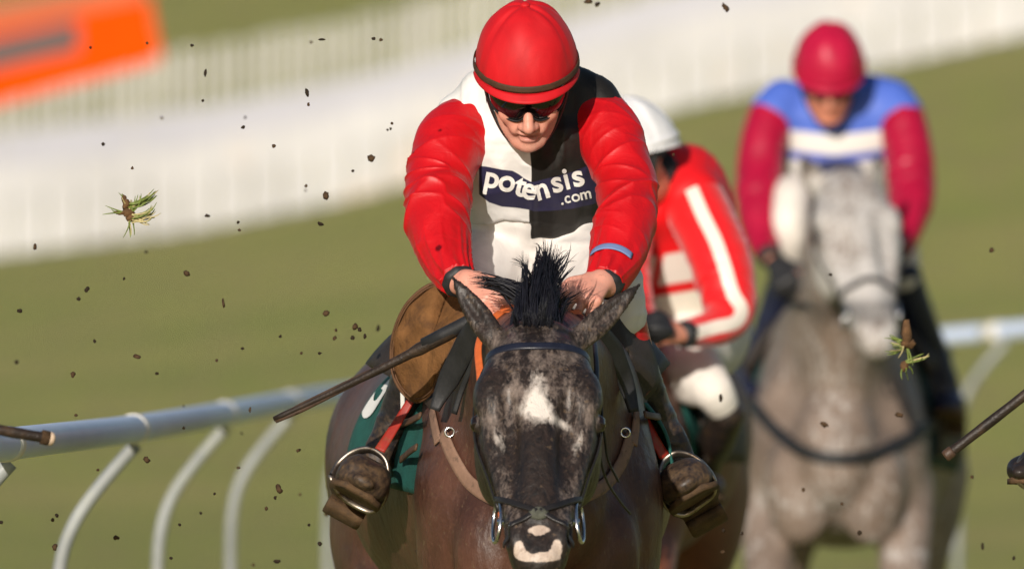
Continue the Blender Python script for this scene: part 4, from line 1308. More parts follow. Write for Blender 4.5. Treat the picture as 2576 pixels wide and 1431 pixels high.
# sleeves
for q, sd_ in ((armL, 3), (armR, 8)):
    lo = lo4([(a, b, c_, r_ - .0015 * (.3 < i_ / 7 < .95)) for i_, (a, b, c_, r_) in enumerate(q)], up=(0, -1, .3), sub=8)
    Vs, Fs, T_, H_ = tube_grid(lo, 220, 128, folds(sd_, .0094, lo.len, .50))
    sl = link('sleeve', Vs, Fs, red, J, True, {'along': T_})
    e = P(*q[-1][:3]); d = nrm(e - P(*q[-2][:3]))
    V2, F2, *_ = tube_grid(Loft([(e - d * .022, .0405), (e - d * .004, .040), (e + d * .010, .037), (e + d * .016, .031)], up=(0, -1, .3)), 10, 36, lambda t, th: .001 * np.sin(th * 9))
    link('cuff', V2, F2, black_strap, sl)
    if sd_ == 8:
        tb_, rr = np.full(20, .885), np.linspace(.35, 2.2, 20)
        pts = lo.surf(tb_, rr, .0062); ctr = lo.frame(tb_ * (lo.K - 1))[0]
        Geo().ribbon(pts, pts - ctr, .020, .0015).build('sleeve_stripe', plain('blue_sleeve_tape', (.16, .22, .42), .6, .1, 40, .1, .001), sl)
# boots
kb = Mat('muddy_boot_leather', .32, .5)
ob = kb.obj(); a = kb.noise(ob, 26, 5, .65, .6); b = kb.noise(ob, 90, 4, .6)
al = kb.attr('along')
c = kb.mix(kb.rng(b, .3, .7), (.012, .010, .012), (.024, .020, .022))
c = kb.mix(kb.math('LESS_THAN', al, .26), c, (.45, .012, .02))
mudm = kb.math('MULTIPLY', kb.rng(kb.math('ADD', kb.math('ADD', kb.math('MULTIPLY', a, .6), kb.math('MULTIPLY', b, .4)), kb.math('MULTIPLY', al, .40)), .70, .98), .9)
c = kb.mix(mudm, c, kb.mix(kb.rng(b, .3, .7), (.045, .026, .013), (.105, .060, .026)))
kb.base(c); kb.l(kb.rng(mudm, 0, 1, .30, .8), kb.b.inputs['Roughness']); kb.bump(a, .4, .008, kb.bump(b, .2, .003))
bm_ = dict(boot=kb.m)
sole_m = plain('muddy_sole', (.085, .048, .022), .85, .35, 30, .5, .004, dirt=(.04, .025, .015), dirt_amt=.2)
for q, ft, sx in ((btL, ftL, -1), (btR, ftR, 1)):
    boot(J, q, ft, bm_, sole_m, white_print if sx < 0 else None, (-.48 * sx, .12, .87))

# ---------------------------------------------------------------- whips
def whip(label, a, b, r0, r1, tip=None, group=None):
    A, B = P(*a), P(*b)
    root = thing('whip', label, 'whip', A)
    n = 26
    pts = [A + (B - A) * t + np.array([0, 0, -.006 * sin(pi * t)]) for t in np.linspace(0, 1, n)]
    rr = [np.interp(t, [0, .03, .33, .36, .8, .97, 1], [r0 * .8, r0, r0, r0 * .74, r1, r1 * .95, r1 * .8]) * (1 + .03 * sin(40 * t)) for t in np.linspace(0, 1, n)]
    Geo().tube(pts, rr, 14).build('shaft', plain('whip_leather', (.022, .014, .010), .5, .4, 24, .6, .003, dirt=(.055, .032, .018), dirt_amt=.2), root)
    Geo().tube([A + (B - A) * t for t in (0, .1, .2, .3)], [r0 * 1.12, r0 * 1.15, r0 * 1.1, r0 * 1.02], 14).build('handle_grip', black_strap, root)
    return root, A, B
wp, A, B = whip('long dark whip slanting down across the saddle from the leading jockey\'s hand', (1228, 785, -.36), (690, 1053, -.20), .0145, .0075)
tdir = nrm(B - A); up_ = nrm(np.cross(tdir, [0, 1.0, 0]))
pp = [B - tdir * .30 + tdir * .30 * t + up_ * (.004 if 1 else 0) for t in np.linspace(0, 1, 10)]
Geo().ribbon(pp, [(0, -1, .1)] * 10, np.interp(np.linspace(0, 1, 10), [0, .2, .8, 1], [.012, .019, .021, .012]), .005).build('flap_end', plain('whip_flap_leather', (.058, .032, .020), .6, .3, 30, .5, .003), wp)
# ================================================================ the two horses behind
def back_horse(name_label, spec, dark, light, white_fn, black_fn=None, mane=(.02, .018, .017), mane_seed=3, tack=(.016, .014, .014)):
    h = build_horse(spec)
    V, F = h['V'], h['F']; u, v = proj(V)
    k = coat_mat('coat_' + name_label.split()[0], dark, light, 50, .5, .2)
    o = link('racehorse', V, F, k, None, True, {'white': np.clip(white_fn(V, u, v, h), 0, 1), 'black': np.clip(black_fn(V, u, v, h), 0, 1) if black_fn else np.zeros(len(V))})
    tag(o, name_label, 'horse')
    at = h['at']
    for sx in (-1, 1):
        c = at(.385, sx * .122, .018)
        V2, F2, *_ = tube_grid(Loft([(c - h['RH'][:, 1] * .02, .002), (c - h['RH'][:, 1] * .014, .0135), (c, .0185), (c + h['RH'][:, 1] * .014, .0135), (c + h['RH'][:, 1] * .02, .002)], up=h['RH'][:, 2]), 12, 14)
        link('eye', V2, F2, eye_mat.m, o)
    rn = random.Random(mane_seed); ro, ti, be = [], [], []
    R = h['R']
    for i in range(420):
        t = rn.uniform(.02, .85)
        a = h['neck'].surf(t, pi / 2 + rn.gauss(0, .08), -.004)[0]
        b = a + R @ np.array([.05 + rn.gauss(0, .04), .05 + rn.gauss(0, .04), rn.uniform(.0, .06)])
        ro.append(a); ti.append(b); be.append((a + b) / 2 + np.array([0, 0, .03]))
    strands('mane', plain('mane_hair', mane, .5, .3, 30, 0), o, ro, ti, be, .004, 5)
    ro, ti, be = [], [], []
    for i in range(160):
        a = h['T']((rn.gauss(0, .02), 1.76, 1.34)); b = h['T']((rn.gauss(0, .07), 2.2, .95 + rn.gauss(0, .12)))
        ro.append(a); ti.append(b); be.append(h['T']((0, 2.1, 1.4)))
    strands('tail', plain('tail_hair', mane, .5, .3, 30, 0), o, ro, ti, be, .006, 6)
    return h, o

def back_bridle(h, label, colr, browband=True):
    b = thing('bridle', label, 'bridle', h['poll'])
    bv = drape(h['V'], h['F']); hd = h['head']
    def st(name, fs, ths, w, off=.004, n=18):
        fs = np.interp(np.linspace(0, 1, n), np.linspace(0, 1, len(fs)), fs); ths = np.interp(np.linspace(0, 1, n), np.linspace(0, 1, len(ths)), ths)
        P_, N_ = [], []
        for f, t in zip(fs, ths):
            s = hd.surf(f, t, .06)[0]; c = hd.surf(f, t, -.03)[0]; r = bv.ray_cast(Vector(s), Vector(nrm(c - s)), .2)
            q = nrm(s - c); P_.append((np.array(r[0]) if r[0] is not None else hd.surf(f, t, 0)[0]) + q * off); N_.append(q)
        Geo().ribbon(np.array(P_), N_, w, .003).build(name, colr, b)
    if browband: st('browband', [.10] * 4, [-.2, .9, pi - .9, pi + .2], .022)
    st('noseband_strap', [.72] * 4, [-.6, .9, pi - .9, pi + .6], .024)
    for sx in (0, 1):
        fl = (lambda a: a) if sx == 0 else (lambda a: pi - a)
        st('cheek_strap', [.05, .2, .5, .80], [fl(-.1)] * 4, .013)
        c = h['at'](.82, (1 if sx == 0 else -1) * .078, -.01)
        Geo().tube([c + h['RH'][:, 1] * .04 * cos(a) + h['RH'][:, 2] * .04 * sin(a) for a in np.linspace(0, 2 * pi, 21)], .005, 7, cap=False).build('bit_ring', steel, b)
    return b

def back_rider(label, root_at, O, R, hat, sleeves, tors, thighs, boots, upT, silk_mats, hands, breech, gog=True, peak=True, bootmat=None, painter=None, hem=None, vox=.009, glove=None):
    J = thing('person', label, 'person', root_at)
    pts = np.concatenate([[P(*q[:3]) for q in s] for s in sleeves + thighs + boots] + [[c for c, *_ in tors]] + [[O]])
    lo, hi = pts.min(0) - .2, pts.max(0) + .22
    ax = [axis((lo[a], hi[a], vox if a != 1 else vox * 1.4)) for a in range(3)]
    Fb = Field(*ax)
    for q in sleeves: Fb.add(lo4(q, f=.62), .03)
    Fb.add(Loft([(c, a * .85, b * .85, d * .85) for c, a, b, d in tors], up=upT), .03)
    for q in thighs: Fb.add(lo4(q, f=.8), .03)
    for q in boots: Fb.add(lo4(q, f=.75), .02)
    add_head(Fb, O, R, tors[0][0])
    for w, d, n, s in hands: add_hand(Fb, w, d, n, s, sc=1.05)
    V, F = Fb.mesh(); V = relax(V, F, 1)
    link('body', V, F, skin_mat('tanned_skin', (.62, .26, .17)), J, True, {'lip': np.zeros(len(V))})
    helmet(J, O, R, hat, detail=True, peak=peak)
    if gog: goggles(J, O, R, gm)
    chin_harness(J, O, R, gm)
    Fq = Field(*ax)
    Fq.add(Loft([(c, a * .97, b * .95, d * .97) for c, a, b, d in tors[-3:]], up=upT), .03)
    for q in thighs: Fq.add(lo4(q), .035)
    V, F = Fq.mesh(); V = relax(V, F, 2)
    link('breeches', V, F, breech, J)
    Fv = Field(*ax)
    Fv.add(Loft([(c, a, b, d) for c, a, b, d in tors[:-1]], up=upT, n=2.15), .02)
    for q in sleeves: Fv.add(lo4(q[:2], f=1.05), .05)
    if hem is not None: Fv.cut(lambda Q: (proj(Q)[1] - hem) / 900.)
    V, F = Fv.mesh(); V = relax(V, F, 2)
    u, v = proj(V)
    link('vest', V, F, silk_mats['vest'], J, True, painter(V, u, v) if painter else None)
    for i, q in enumerate(sleeves):
        lo_ = lo4(q, sub=8)
        Vs, Fs, T_, H_ = tube_grid(lo_, 90, 60, folds(20 + i, .006, lo_.len, .5))
        uu, vv = proj(Vs)
        sl = link('sleeve', Vs, Fs, silk_mats['sleeve'], J, True, {'along': T_, 'round': H_, 'line': silk_mats['line'](Vs, uu, vv) if 'line' in silk_mats else np.zeros(len(Vs))})
        e = P(*q[-1][:3]); d = nrm(e - P(*q[-2][:3])); r = q[-1][3]
        V2, F2, *_ = tube_grid(Loft([(e - d * .02, r * .98), (e + d * .012, r * .9), (e + d * .018, r * .75)], up=(0, -1, .3)), 8, 24)
        link('cuff', V2, F2, black_strap, sl)
    for q in boots:
        (u, v, y, r), sg = q[-1], (1 if q[-1][0] > q[0][0] else -1)
        boot(J, q, [(u + 6 * sg, v + 16, y + .05, .020, .016, .016), (u + 4 * sg, v + 10, y + .02, .036, .034, .030), (u, v - 4, y - .06, .042, .044, .026), (u - 6 * sg, v - 22, y - .15, .052, .044, .028), (u - 8 * sg, v - 24, y - .21, .042, .030, .024), (u - 8 * sg, v - 22, y - .235, .018, .012, .01)], dict(boot=bootmat), sole_m)
    if glove is not None:
        for w, d, n, s in hands:
            G = Field(*[axis((w[a] - .14, w[a] + .14, .006)) for a in range(3)])
            add_hand(G, w, d, n, s, sc=1.14)
            V, F = G.mesh(); link('glove', V, F, glove, J)
    return J

white_breech = silk('cream_breeches', (.72, .67, .61), .65, .15, .2)
dark_boot = plain('dark_boot_leather', (.022, .016, .014), .4, .4, 20, .3, .004, dirt=(.07, .04, .022), dirt_amt=.2)

# ---------------------------------------------------------------- grey horse, maroon and blue rider
Y3 = 11.0
g_poll, g_nose = P(2132, 470, Y3 - .55), P(2206, 862, Y3 - 1.12)
def g_white(V, u, v, h):
    fr = sstep(.10, .02, h['head'].sd(V)) * sstep(Y3 - .30, Y3 - .5, V[:, 1])
    n = fbm(V * np.array([9, 6, 7]), 61, 3)
    body = .27 + .30 * n
    head = .74 + .30 * n - .35 * np.exp(-(((u - 2120) / 60) ** 2 + ((v - 640) / 50) ** 2)) * .5 + .3 * np.exp(-(((u - 2190) / 34) ** 2 + ((v - 690) / 30) ** 2))
    return body * (1 - fr) + head * fr
def g_black(V, u, v, h):
    fr = sstep(Y3 - .35, Y3 - .62, V[:, 1])
    return .55 * fr * sstep(740, 770, v) * (1 - sstep(795, 830, v)) + .40 * sstep(452, 425, v) * fr + .8 * np.exp(-(((u - 2052) / 16) ** 2 + ((v - 592) / 22) ** 2)) + .25 * np.exp(-(((u - 2215) / 26) ** 2 + ((v - 600) / 60) ** 2))
gk = 1.13
h3, grey = back_horse('grey racehorse with a pale face and brownish chest galloping behind', dict(
    scale=gk, yaw=radians(-3), at=(P(2108, 900, Y3)[0], Y3 - .05, -.40), poll=g_poll, nose=g_nose, hw=.82, bw=.92,
    axes=(axis((P(2108, 0, Y3)[0] - .62, P(2108, 0, Y3)[0] + .62, .011)), axis((Y3 - 1.4, Y3 - .5, .010), (Y3 - .5, Y3 + 2.3, .03)), axis((-.5, .5, .022), (.5, 1.95, .010))),
    neck=[(g_poll + np.array([0, .03, -.06]), (.09, .07, .17)), (P(2122, 560, Y3 - .48), (.105, .12, .24)), (P(2115, 690, Y3 - .36), (.125, .17, .30)), (P(2110, 800, Y3 - .2), (.165, .18, .36)), (P(2108, 860, Y3 - .02), (.20, .18, .36))],
    ears=[(P(2060, 482, Y3 - .55), P(2016, 385, Y3 - .62), .037), (P(2196, 478, Y3 - .55), P(2212, 380, Y3 - .62), .037)],
    legs=[FORE_OUT(-.19), FORE_OUT(.19), HIND(-.2, -.1), HIND(.2, .1)]),
    (.180, .134, .106), (.50, .475, .455), g_white, g_black, (.20, .15, .12))
back_bridle(h3, 'dark bridle on the pale grey face of the horse at the right', black_leather, False)
bp3 = thing('breastplate', 'black breast girth curving across the grey horse\'s chest', 'breastplate', P(2110, 1140, Y3 - .5))
BV3 = drape(h3['V'], h3['F'])
draped('chest_strap', [(1890, 1000), (1925, 1050), (1985, 1110), (2070, 1148), (2150, 1150), (2240, 1125), (2320, 1075), (2370, 1045)], .040, black_strap, bp3, .01, .006, 10, BV3)
p = spline([P(2222, 820, Y3 - 1.0), P(2150, 800, Y3 - .7), P(2060, 775, Y3 - .55), P(1985, 762, Y3 - .35)], 6)
Geo().ribbon(p, [(0, -1, .2)] * len(p), .02, .004).build('rein', black_leather, bp3)
sd3 = thing('saddle', 'dark racing saddle on the grey horse, beneath the maroon sleeved rider', 'saddle', h3['T']((0, .2, 1.55)))
by3 = h3['body'].surf(tt, np.zeros(200))[:, 1]
for sx in (0, 1):
    A = np.array([[h3['body'].surf(np.interp(Y3 + y, by3, tt), th if sx else pi - th, .02)[0] for th in np.linspace(-.25, 1.25, 16)] for y in np.linspace(.05, .48, 10)])
    Geo().shell(A if not sx else A[:, ::-1], .012).build('flap', suede_dark, sd3)
A = np.array([[h3['body'].surf(np.interp(Y3 + y, by3, tt), th, .06)[0] for th in np.linspace(.6, pi - .6, 20)] for y in np.linspace(.0, .5, 12)])
Geo().shell(A, .02).build('seat', suede_dark, sd3)
nc3 = thing('number_cloth', 'dark green and navy cloth under the grey horse\'s saddle', 'saddle cloth', h3['T']((0, .3, 1.4)))
A = np.array([[h3['body'].surf(np.interp(Y3 + y, by3, tt), th, .012)[0] for th in np.linspace(-.35, pi + .35, 40)] for y in np.linspace(.0, .62, 12)])
Geo().shell(A, .006).build('cloth', plain('teal_cloth', (.012, .05, .055), .75, .2, 20, .2, .003), nc3)

maroon = silk('maroon_silk', (.36, .004, .034), .42, .35, .25)
mcap = silk('maroon_cap_silk', (.42, .005, .040), .45, .3, .12)
km = Mat('blue_white_vest_silk', .55, .35)
q = km.attr('chev')
c = km.mix(km.rng(q, 330, 335), (.075, .145, .56), (.74, .71, .68))
c = km.mix(km.rng(q, 380, 384), c, (.10, .14, .50)); c = km.mix(km.rng(q, 402, 406), c, (.70, .68, .66))
c = km.mix(km.rng(km.attr('patch'), -.02, .02), c, (.045, .05, .11))
km.base(c)
def paint3(V, u, v):
    q = v + .12 * np.abs(u - 2098) - 8
    q = np.where(V[:, 1] > Y3 + .30, 0, q)
    pt = 1 - (((u - 2105) / 66) ** 2 + ((v - 424) / 24) ** 2)
    return {'chev': q, 'patch': pt}
O3 = P(2085, 194, Y3 - .06); R3 = head_frame(radians(27), radians(0), 0)
t3 = [(P(2098, 205, Y3 + .11), .09, .08, .085), (P(2103, 235, Y3 + .13), .175, .10, .105), (P(2108, 290, Y3 + .15), .205, .12, .12), (P(2108, 380, Y3 + .20), .195, .135, .13),
      (P(2108, 450, Y3 + .27), .175, .13, .12), (P(2110, 520, Y3 + .36), .165, .125, .12), (P(2112, 590, Y3 + .44), .17, .125, .14)]
s3L = [(1972, 262, Y3 + .13, .078), (1946, 288, Y3 + .10, .076), (1922, 360, Y3 + .05, .075), (1910, 440, Y3, .076), (1908, 500, Y3 - .06, .073), (1912, 560, Y3 - .12, .066), (1922, 610, Y3 - .18, .054), (1936, 645, Y3 - .25, .040)]
s3R = [(2240, 262, Y3 + .13, .078), (2262, 290, Y3 + .10, .076), (2282, 360, Y3 + .05, .076), (2292, 440, Y3, .078), (2292, 500, Y3 - .06, .073), (2284, 550, Y3 - .12, .062), (2270, 595, Y3 - .18, .050), (2255, 632, Y3 - .25, .038)]
th3 = [[(2060, 580, Y3 + .42, .11), (2010, 540, Y3 + .20, .085), (1990, 505, Y3 - .10, .062), (1986, 580, Y3 - .16, .060), (1990, 645, Y3 - .10, .052)],
       [(2160, 580, Y3 + .42, .11), (2225, 600, Y3 + .22, .085), (2262, 640, Y3 + .08, .066), (2275, 700, Y3 + .05, .056)]]
bo3 = [[(1990, 640, Y3 - .06, .050), (1960, 740, Y3 + .12, .05), (1920, 850, Y3 + .2, .042), (1895, 905, Y3 + .2, .04), (1880, 970, Y3 + .20, .038), (1872, 1010, Y3 + .20, .036)],
       [(2272, 690, Y3 + .05, .058), (2305, 780, Y3 + .10, .054), (2345, 880, Y3 + .18, .048), (2372, 945, Y3 + .2, .044), (2386, 995, Y3 + .20, .040), (2394, 1040, Y3 + .20, .037)]]
back_rider('jockey in maroon cap and sleeves, blue and white vest, riding the grey horse', P(2110, 590, Y3 + .4), O3, R3,
           dict(cap=mcap, band=mcap), [s3L, s3R], t3, th3, bo3, upT, dict(vest=km.m, sleeve=maroon),
           [(P(1950, 662, Y3 - .28), P(1985, 720, Y3 - .36) - P(1950, 662, Y3 - .28), np.array([-.4, -.6, .6]), np.array([.6, -.3, .6])),
            (P(2245, 645, Y3 - .28), P(2215, 690, Y3 - .36) - P(2245, 645, Y3 - .28), np.array([.4, -.6, .6]), np.array([-.6, -.3, .6]))],
           white_breech, bootmat=plain('blue_black_boot', (.016, .020, .045), .35, .3, 20, .2, .004), painter=paint3, hem=560, glove=black_strap)

# ---------------------------------------------------------------- dark horse, red and white rider looking left
Y2 = 5.0
cx2 = P(1735, 0, Y2)[0]
b_poll, b_nose = P(1480, 830, Y2 - .85), P(1400, 1150, Y2 - 1.25)
h2, bay = back_horse('dark bay racehorse half hidden between the leading horse and the grey', dict(
    scale=1.0, yaw=radians(-4), at=(P(1485, 0, Y2)[0], Y2 + .05, -.10), poll=b_poll, nose=b_nose, hw=1.0, bw=1.0,
    axes=(axis((cx2 - 1.0, cx2 + 1.1, .018)), axis((Y2 - 1.6, Y2 + 2.2, .024)), axis((-.2, 1.7, .016))),
    neck=[(b_poll + np.array([0, .03, -.06]), (.09, .07, .16)), (P(1490, 880, Y2 - .6), (.10, .12, .22)), (P(1482, 940, Y2 - .3), (.14, .16, .30)), (P(1485, 970, Y2), (.18, .17, .34))],
    ears=[(P(1450, 840, Y2 - .85), P(1430, 770, Y2 - .8), .03), (P(1510, 840, Y2 - .85), P(1525, 770, Y2 - .8), .03)],
    legs=[FORE_OUT(-.17), FORE_BENT(.17), HIND(-.2, -.1), HIND(.2, .1)]),
    (.14, .048, .024), (.5, .42, .36), lambda V, u, v, h: 0 * u, lambda V, u, v, h: .8 * sstep(.55, .35, V[:, 2]))
back_bridle(h2, 'dark bridle on the hidden head of the dark bay horse behind', black_leather)
sd2 = thing('saddle', 'dark racing saddle with a green edge beneath the red and white striped rider', 'saddle', h2['T']((0, .2, 1.5)))
def on2(y, th, off): return h2['body'].surf(np.interp(y, LY2, tt), th, off)[0]
LY2 = (h2['body'].surf(tt, np.full(200, pi / 2)) - h2['T']((0, 0, 0))) @ h2['R'][:, 1]
for sx in (0, 1):
    A = np.array([[on2(y, th if sx else pi - th, .03) for th in np.linspace(-.1, 1.25, 16)] for y in np.linspace(.02, .48, 10)])
    Geo().shell(A if not sx else A[:, ::-1], .012).build('flap', suede_dark, sd2)
A = np.array([[on2(y, th, .06) for th in np.linspace(.6, pi - .6, 20)] for y in np.linspace(.0, .5, 12)])
Geo().shell(A, .02).build('seat', suede_dark, sd2)
nc2 = thing('number_cloth', 'green edged number cloth hanging on the dark bay horse behind', 'saddle cloth', h2['T']((0, .3, 1.4)))
A = np.array([[on2(y, th, .014) for th in np.linspace(-.02, pi + .02, 40)] for y in np.linspace(-.05, .60, 14)])
Geo().shell(A, .006).build('cloth', green_cloth, nc2)
A = np.array([[on2(y, th, .022) for th in np.linspace(.05, .35, 12)] for y in np.linspace(.36, .52, 6)])
Geo().shell(A[:, ::-1], .004).build('number_panel', white_print, nc2)

kr = Mat('red_hooped_vest_silk', .5, .35)
q = kr.attr('hoop')
c = kr.mix(kr.rng(q, 640, 646), (.70, .008, .012), (.74, .66, .60)); c = kr.mix(kr.rng(q, 716, 722), c, (.66, .01, .012)); c = kr.mix(kr.rng(q, 742, 748), c, (.76, .70, .60)); c = kr.mix(kr.rng(q, 800, 806), c, (.70, .008, .012))
c = kr.mix(kr.rng(kr.attr('gap'), -4, 4), c, (.70, .008, .012))
kr.base(c)
ks = Mat('red_striped_sleeve_silk', .4, .35)
c = ks.mix(ks.rng(ks.attr('line'), -1.5, 1.5), (.70, .008, .012), (.78, .70, .62)); ks.base(c)
ks.b.inputs['Sheen Weight'].default_value = .3
LINE = spline([(1738, 470, 0), (1768, 540, 0), (1800, 605, 0), (1826, 680, 0), (1845, 740, 0), (1866, 780, 0), (1858, 802, 0), (1800, 822, 0), (1730, 842, 0)], 10)[:, :2]
def line2(V, u, v):
    d = np.min(np.hypot(u[:, None] - LINE[None, :, 0], v[:, None] - LINE[None, :, 1]), axis=1)
    return 17 - d
O2 = P(1586, 416, Y2 - .08); R2 = head_frame(radians(14), radians(-74), radians(0))
t2 = [(P(1640, 420, Y2 + .10), .085, .08, .085), (P(1665, 455, Y2 + .12), .15, .10, .10), (P(1680, 510, Y2 + .16), .175, .125, .12), (P(1690, 600, Y2 + .22), .170, .135, .13),
      (P(1705, 690, Y2 + .28), .155, .13, .12), (P(1725, 770, Y2 + .34), .15, .125, .12), (P(1755, 850, Y2 + .40), .16, .125, .14)]
s2L = [(1700, 455, Y2 + .10, .082), (1738, 500, Y2 + .05, .086), (1778, 570, Y2 - .0, .086), (1810, 650, Y2 - .06, .084), (1830, 730, Y2 - .10, .078), (1832, 790, Y2 - .14, .066), (1800, 822, Y2 - .20, .052), (1750, 836, Y2 - .26, .042), (1722, 840, Y2 - .30, .036)]
s2R = [(1600, 470, Y2 + .12, .075), (1575, 560, Y2 + .05, .075), (1570, 660, Y2 - .05, .072), (1585, 740, Y2 - .12, .06), (1605, 790, Y2 - .2, .05), (1622, 815, Y2 - .28, .036)]
th2 = [[(1765, 860, Y2 + .36, .115), (1722, 905, Y2 + .14, .095), (1755, 950, Y2 - .02, .080), (1798, 988, Y2 - .08, .056), (1822, 1030, Y2 - .05, .042), (1830, 1052, Y2 - .03, .032)],
       [(1690, 860, Y2 + .40, .11), (1640, 900, Y2 + .30, .09), (1600, 950, Y2 + .3, .07), (1600, 1010, Y2 + .35, .055)]]
bo2 = [[(1830, 1040, Y2 - .05, .046), (1806, 1092, Y2 + .06, .05), (1775, 1170, Y2 + .22, .042), (1765, 1215, Y2 + .24, .04), (1768, 1250, Y2 + .24, .037)],
       [(1600, 1000, Y2 + .35, .055), (1590, 1090, Y2 + .45, .05), (1580, 1190, Y2 + .5, .04), (1572, 1240, Y2 + .5, .037)]]
wcap = silk('white_cap_silk', (.70, .70, .72), .5, .3, .12)
back_rider('jockey in white cap and red jacket with white stripes, looking left', P(1740, 850, Y2 + .4), O2, R2,
           dict(cap=wcap, band=wcap), [s2L, s2R], t2, th2, bo2, upT, dict(vest=kr.m, sleeve=ks.m, line=line2),
           [(P(1712, 840, Y2 - .31), P(1665, 832, Y2 - .36) - P(1712, 840, Y2 - .31), np.array([.3, -.7, .6]), np.array([-.2, -.5, .8]))],
           white_breech, bootmat=dark_boot, painter=lambda V, u, v: {'hoop': v + .16 * (u - 1650), 'gap': 9 - np.abs(u + .2 * v - 1650 - 140)}, hem=850)
# black scarf at the neck and black glove held at the rein
V_, F_, *_ = tube_grid(Loft([(P(1638, 420, Y2 - .0), .062), (P(1652, 445, Y2 + .05), .072), (P(1664, 470, Y2 + .10), .085)], up=(0, -1, .3)), 12, 30, lambda t, th: .003 * np.sin(th * 5 + t * 9))
scarf_parent = [o for o in bpy.data.objects if o.get('category') == 'person'][-1]
link('scarf', V_, F_, black_strap, scarf_parent)
V_, F_, *_ = tube_grid(Loft([(P(1674, 832, Y2 - .36), .030), (P(1655, 826, Y2 - .38), .045), (P(1636, 822, Y2 - .38), .042), (P(1622, 818, Y2 - .37), .02)], up=(0, -1, .3)), 14, 26, lambda t, th: .004 * np.sin(th * 4))
link('glove', V_, F_, black_strap, scarf_parent)

# ---------------------------------------------------------------- whips and boot of riders just outside the picture
whip('muddy brown whip with a pale cut end poking in at the left edge', (-330, 1004, -1.60), (121, 1101, -1.50), .0145, .0120)
w0, A, B = whip('muddy brown whip pointing down to the left at the right edge', (3010, 640, -.20), (2378, 1147, -.14), .0150, .0118)
Geo().tube([B - nrm(B - A) * .022, B - nrm(B - A) * .02, B - nrm(B - A) * .004, B + nrm(B - A) * .001], [.0118, .0136, .0140, .0125], 14).build('end_cap', plain('brown_end_cap', (.075, .042, .026), .5, .3, 30, .3, .002), w0)
w1 = [o for o in bpy.data.objects if o.name.startswith('whip') and 'pale cut end' in o.get('label', '')][0]
A, B = P(-330, 1004, -1.60), P(121, 1101, -1.50); d = nrm(B - A)
Geo().tube([B - d * .016, B - d * .014, B - d * .001, B + d * .003], [.0125, .0155, .0158, .0148], 14).build('end_collar', mud, w1)
Geo().tube([B - d * .002, B + d * .004, B + d * .010, B + d * .014], [.0152, .0150, .0138, .008], 14).build('cut_end', plain('pale_cut_leather', (.62, .46, .33), .8, .2, 40, .3, .002), w1)
ob_ = boot(None, [(2725, 880, .28, .05), (2712, 1000, .28, .042), (2690, 1090, .27, .038), (2672, 1160, .26, .036)],
           [(2680, 1200, .30, .020, .016, .016), (2672, 1196, .27, .036, .034, .030), (2650, 1186, .19, .040, .044, .026), (2622, 1180, .09, .052, .044, .028), (2596, 1180, .01, .048, .036, .027), (2572, 1184, -.05, .034, .024, .02), (2562, 1187, -.07, .014, .01, .01)], dict(boot=dark_boot), sole_m)
ob_.name = 'riding_boot'; tag(ob_, 'muddy brown riding boot toe at the right edge of the picture', 'boot')
Geo().tube(spline([P(2578, 1140, -.02), P(2560, 1172, -.05), P(2560, 1205, -.05), P(2590, 1228, -.03), P(2640, 1220, .0)], 6), .006, 8).build('stirrup_iron', alloy, ob_)

# ================================================================ flying turf
CL = [(782,106,5,4,0),(810,99,9,3,0),(940,97,5,4,0),(958,100,5,4,0),(517,183,4,10,.2),(773,232,5,10,-.2),(776,262,4,5,0),(617,295,4,4,0),(612,319,6,4,-.6),(689,367,5,5,.5),
      (986,310,4,4,0),(983,323,3,4,0),(975,326,3,3,0),(770,467,4,5,0),(769,478,3,4,0),(888,429,4,4,0),(820,492,8,11,0),(521,542,7,5,.3),(599,558,4,4,.5),(602,578,5,3,0),
      (88,620,5,8,0),(367,633,4,4,0),(806,562,8,5,.3),(470,686,9,7,.6),(219,727,6,8,.4),(197,751,6,5,0),(562,762,4,11,-.1),(50,781,8,5,.1),(42,909,6,5,0),(184,941,7,8,0),
      (345,896,10,5,.35),(395,938,5,4,0),(238,857,4,5,0),(893,820,7,9,.5),(905,828,5,6,0),(951,825,5,8,.1),(842,850,5,6,.4),(887,848,6,6,.3),(918,845,5,6,.1),(845,829,4,4,0),
      (758,887,4,4,0),(804,887,5,4,0),(608,1088,4,4,0),(191,1043,5,4,0),(369,1155,10,7,.6),(462,1075,4,4,0),(600,1175,5,4,0),(702,1228,8,14,-.3),(692,1250,4,5,0),(755,1242,4,4,0),
      (670,1277,5,5,0),(505,1289,4,4,0),(143,1295,5,5,0),(132,1306,5,5,0),(138,1374,7,8,.3),(292,1351,8,6,0),(821,1291,5,6,0),(804,1366,6,6,0),(697,1410,10,5,.1),(629,1029,3,8,.1),
      (751,1131,7,4,-.5),(3,1312,5,5,0),(430,1402,5,4,0),(637,1419,5,4,0),(777,1318,4,4,0),(228,119,4,4,0),(370,108,4,4,0),(510,253,4,4,.6),(260,362,5,5,0),(333,422,4,4,0),
      (407,296,4,4,0),(483,114,5,4,0),(452,1318,4,4,0),(2495,628,6,7,.6),(1825,20,7,14,-.6),(1813,1000,5,10,0),(2072,1066,12,6,.45),(2263,1042,11,6,.15),(2162,1338,6,6,0),(2445,1198,5,5,0),
      (2021,1230,4,6,0),(2472,1372,4,10,0),(2550,1402,5,5,0),(1819,1386,6,4,0),(1820,1332,4,6,0),(2088,690,5,4,0),(1694,388,3,4,0),(1480,4,10,6,0),(1503,10,6,8,.5),(820,786,9,8,.4),
      (934,398,9,10,.6),(462,1020,3,3,0),(540,1240,4,4,0),(246,1180,4,4,0),(312,700,3,4,0),(610,875,4,4,0),(545,905,4,4,0),(705,845,4,4,0),(1866,1340,4,5,0),(2118,1266,4,4,0)]
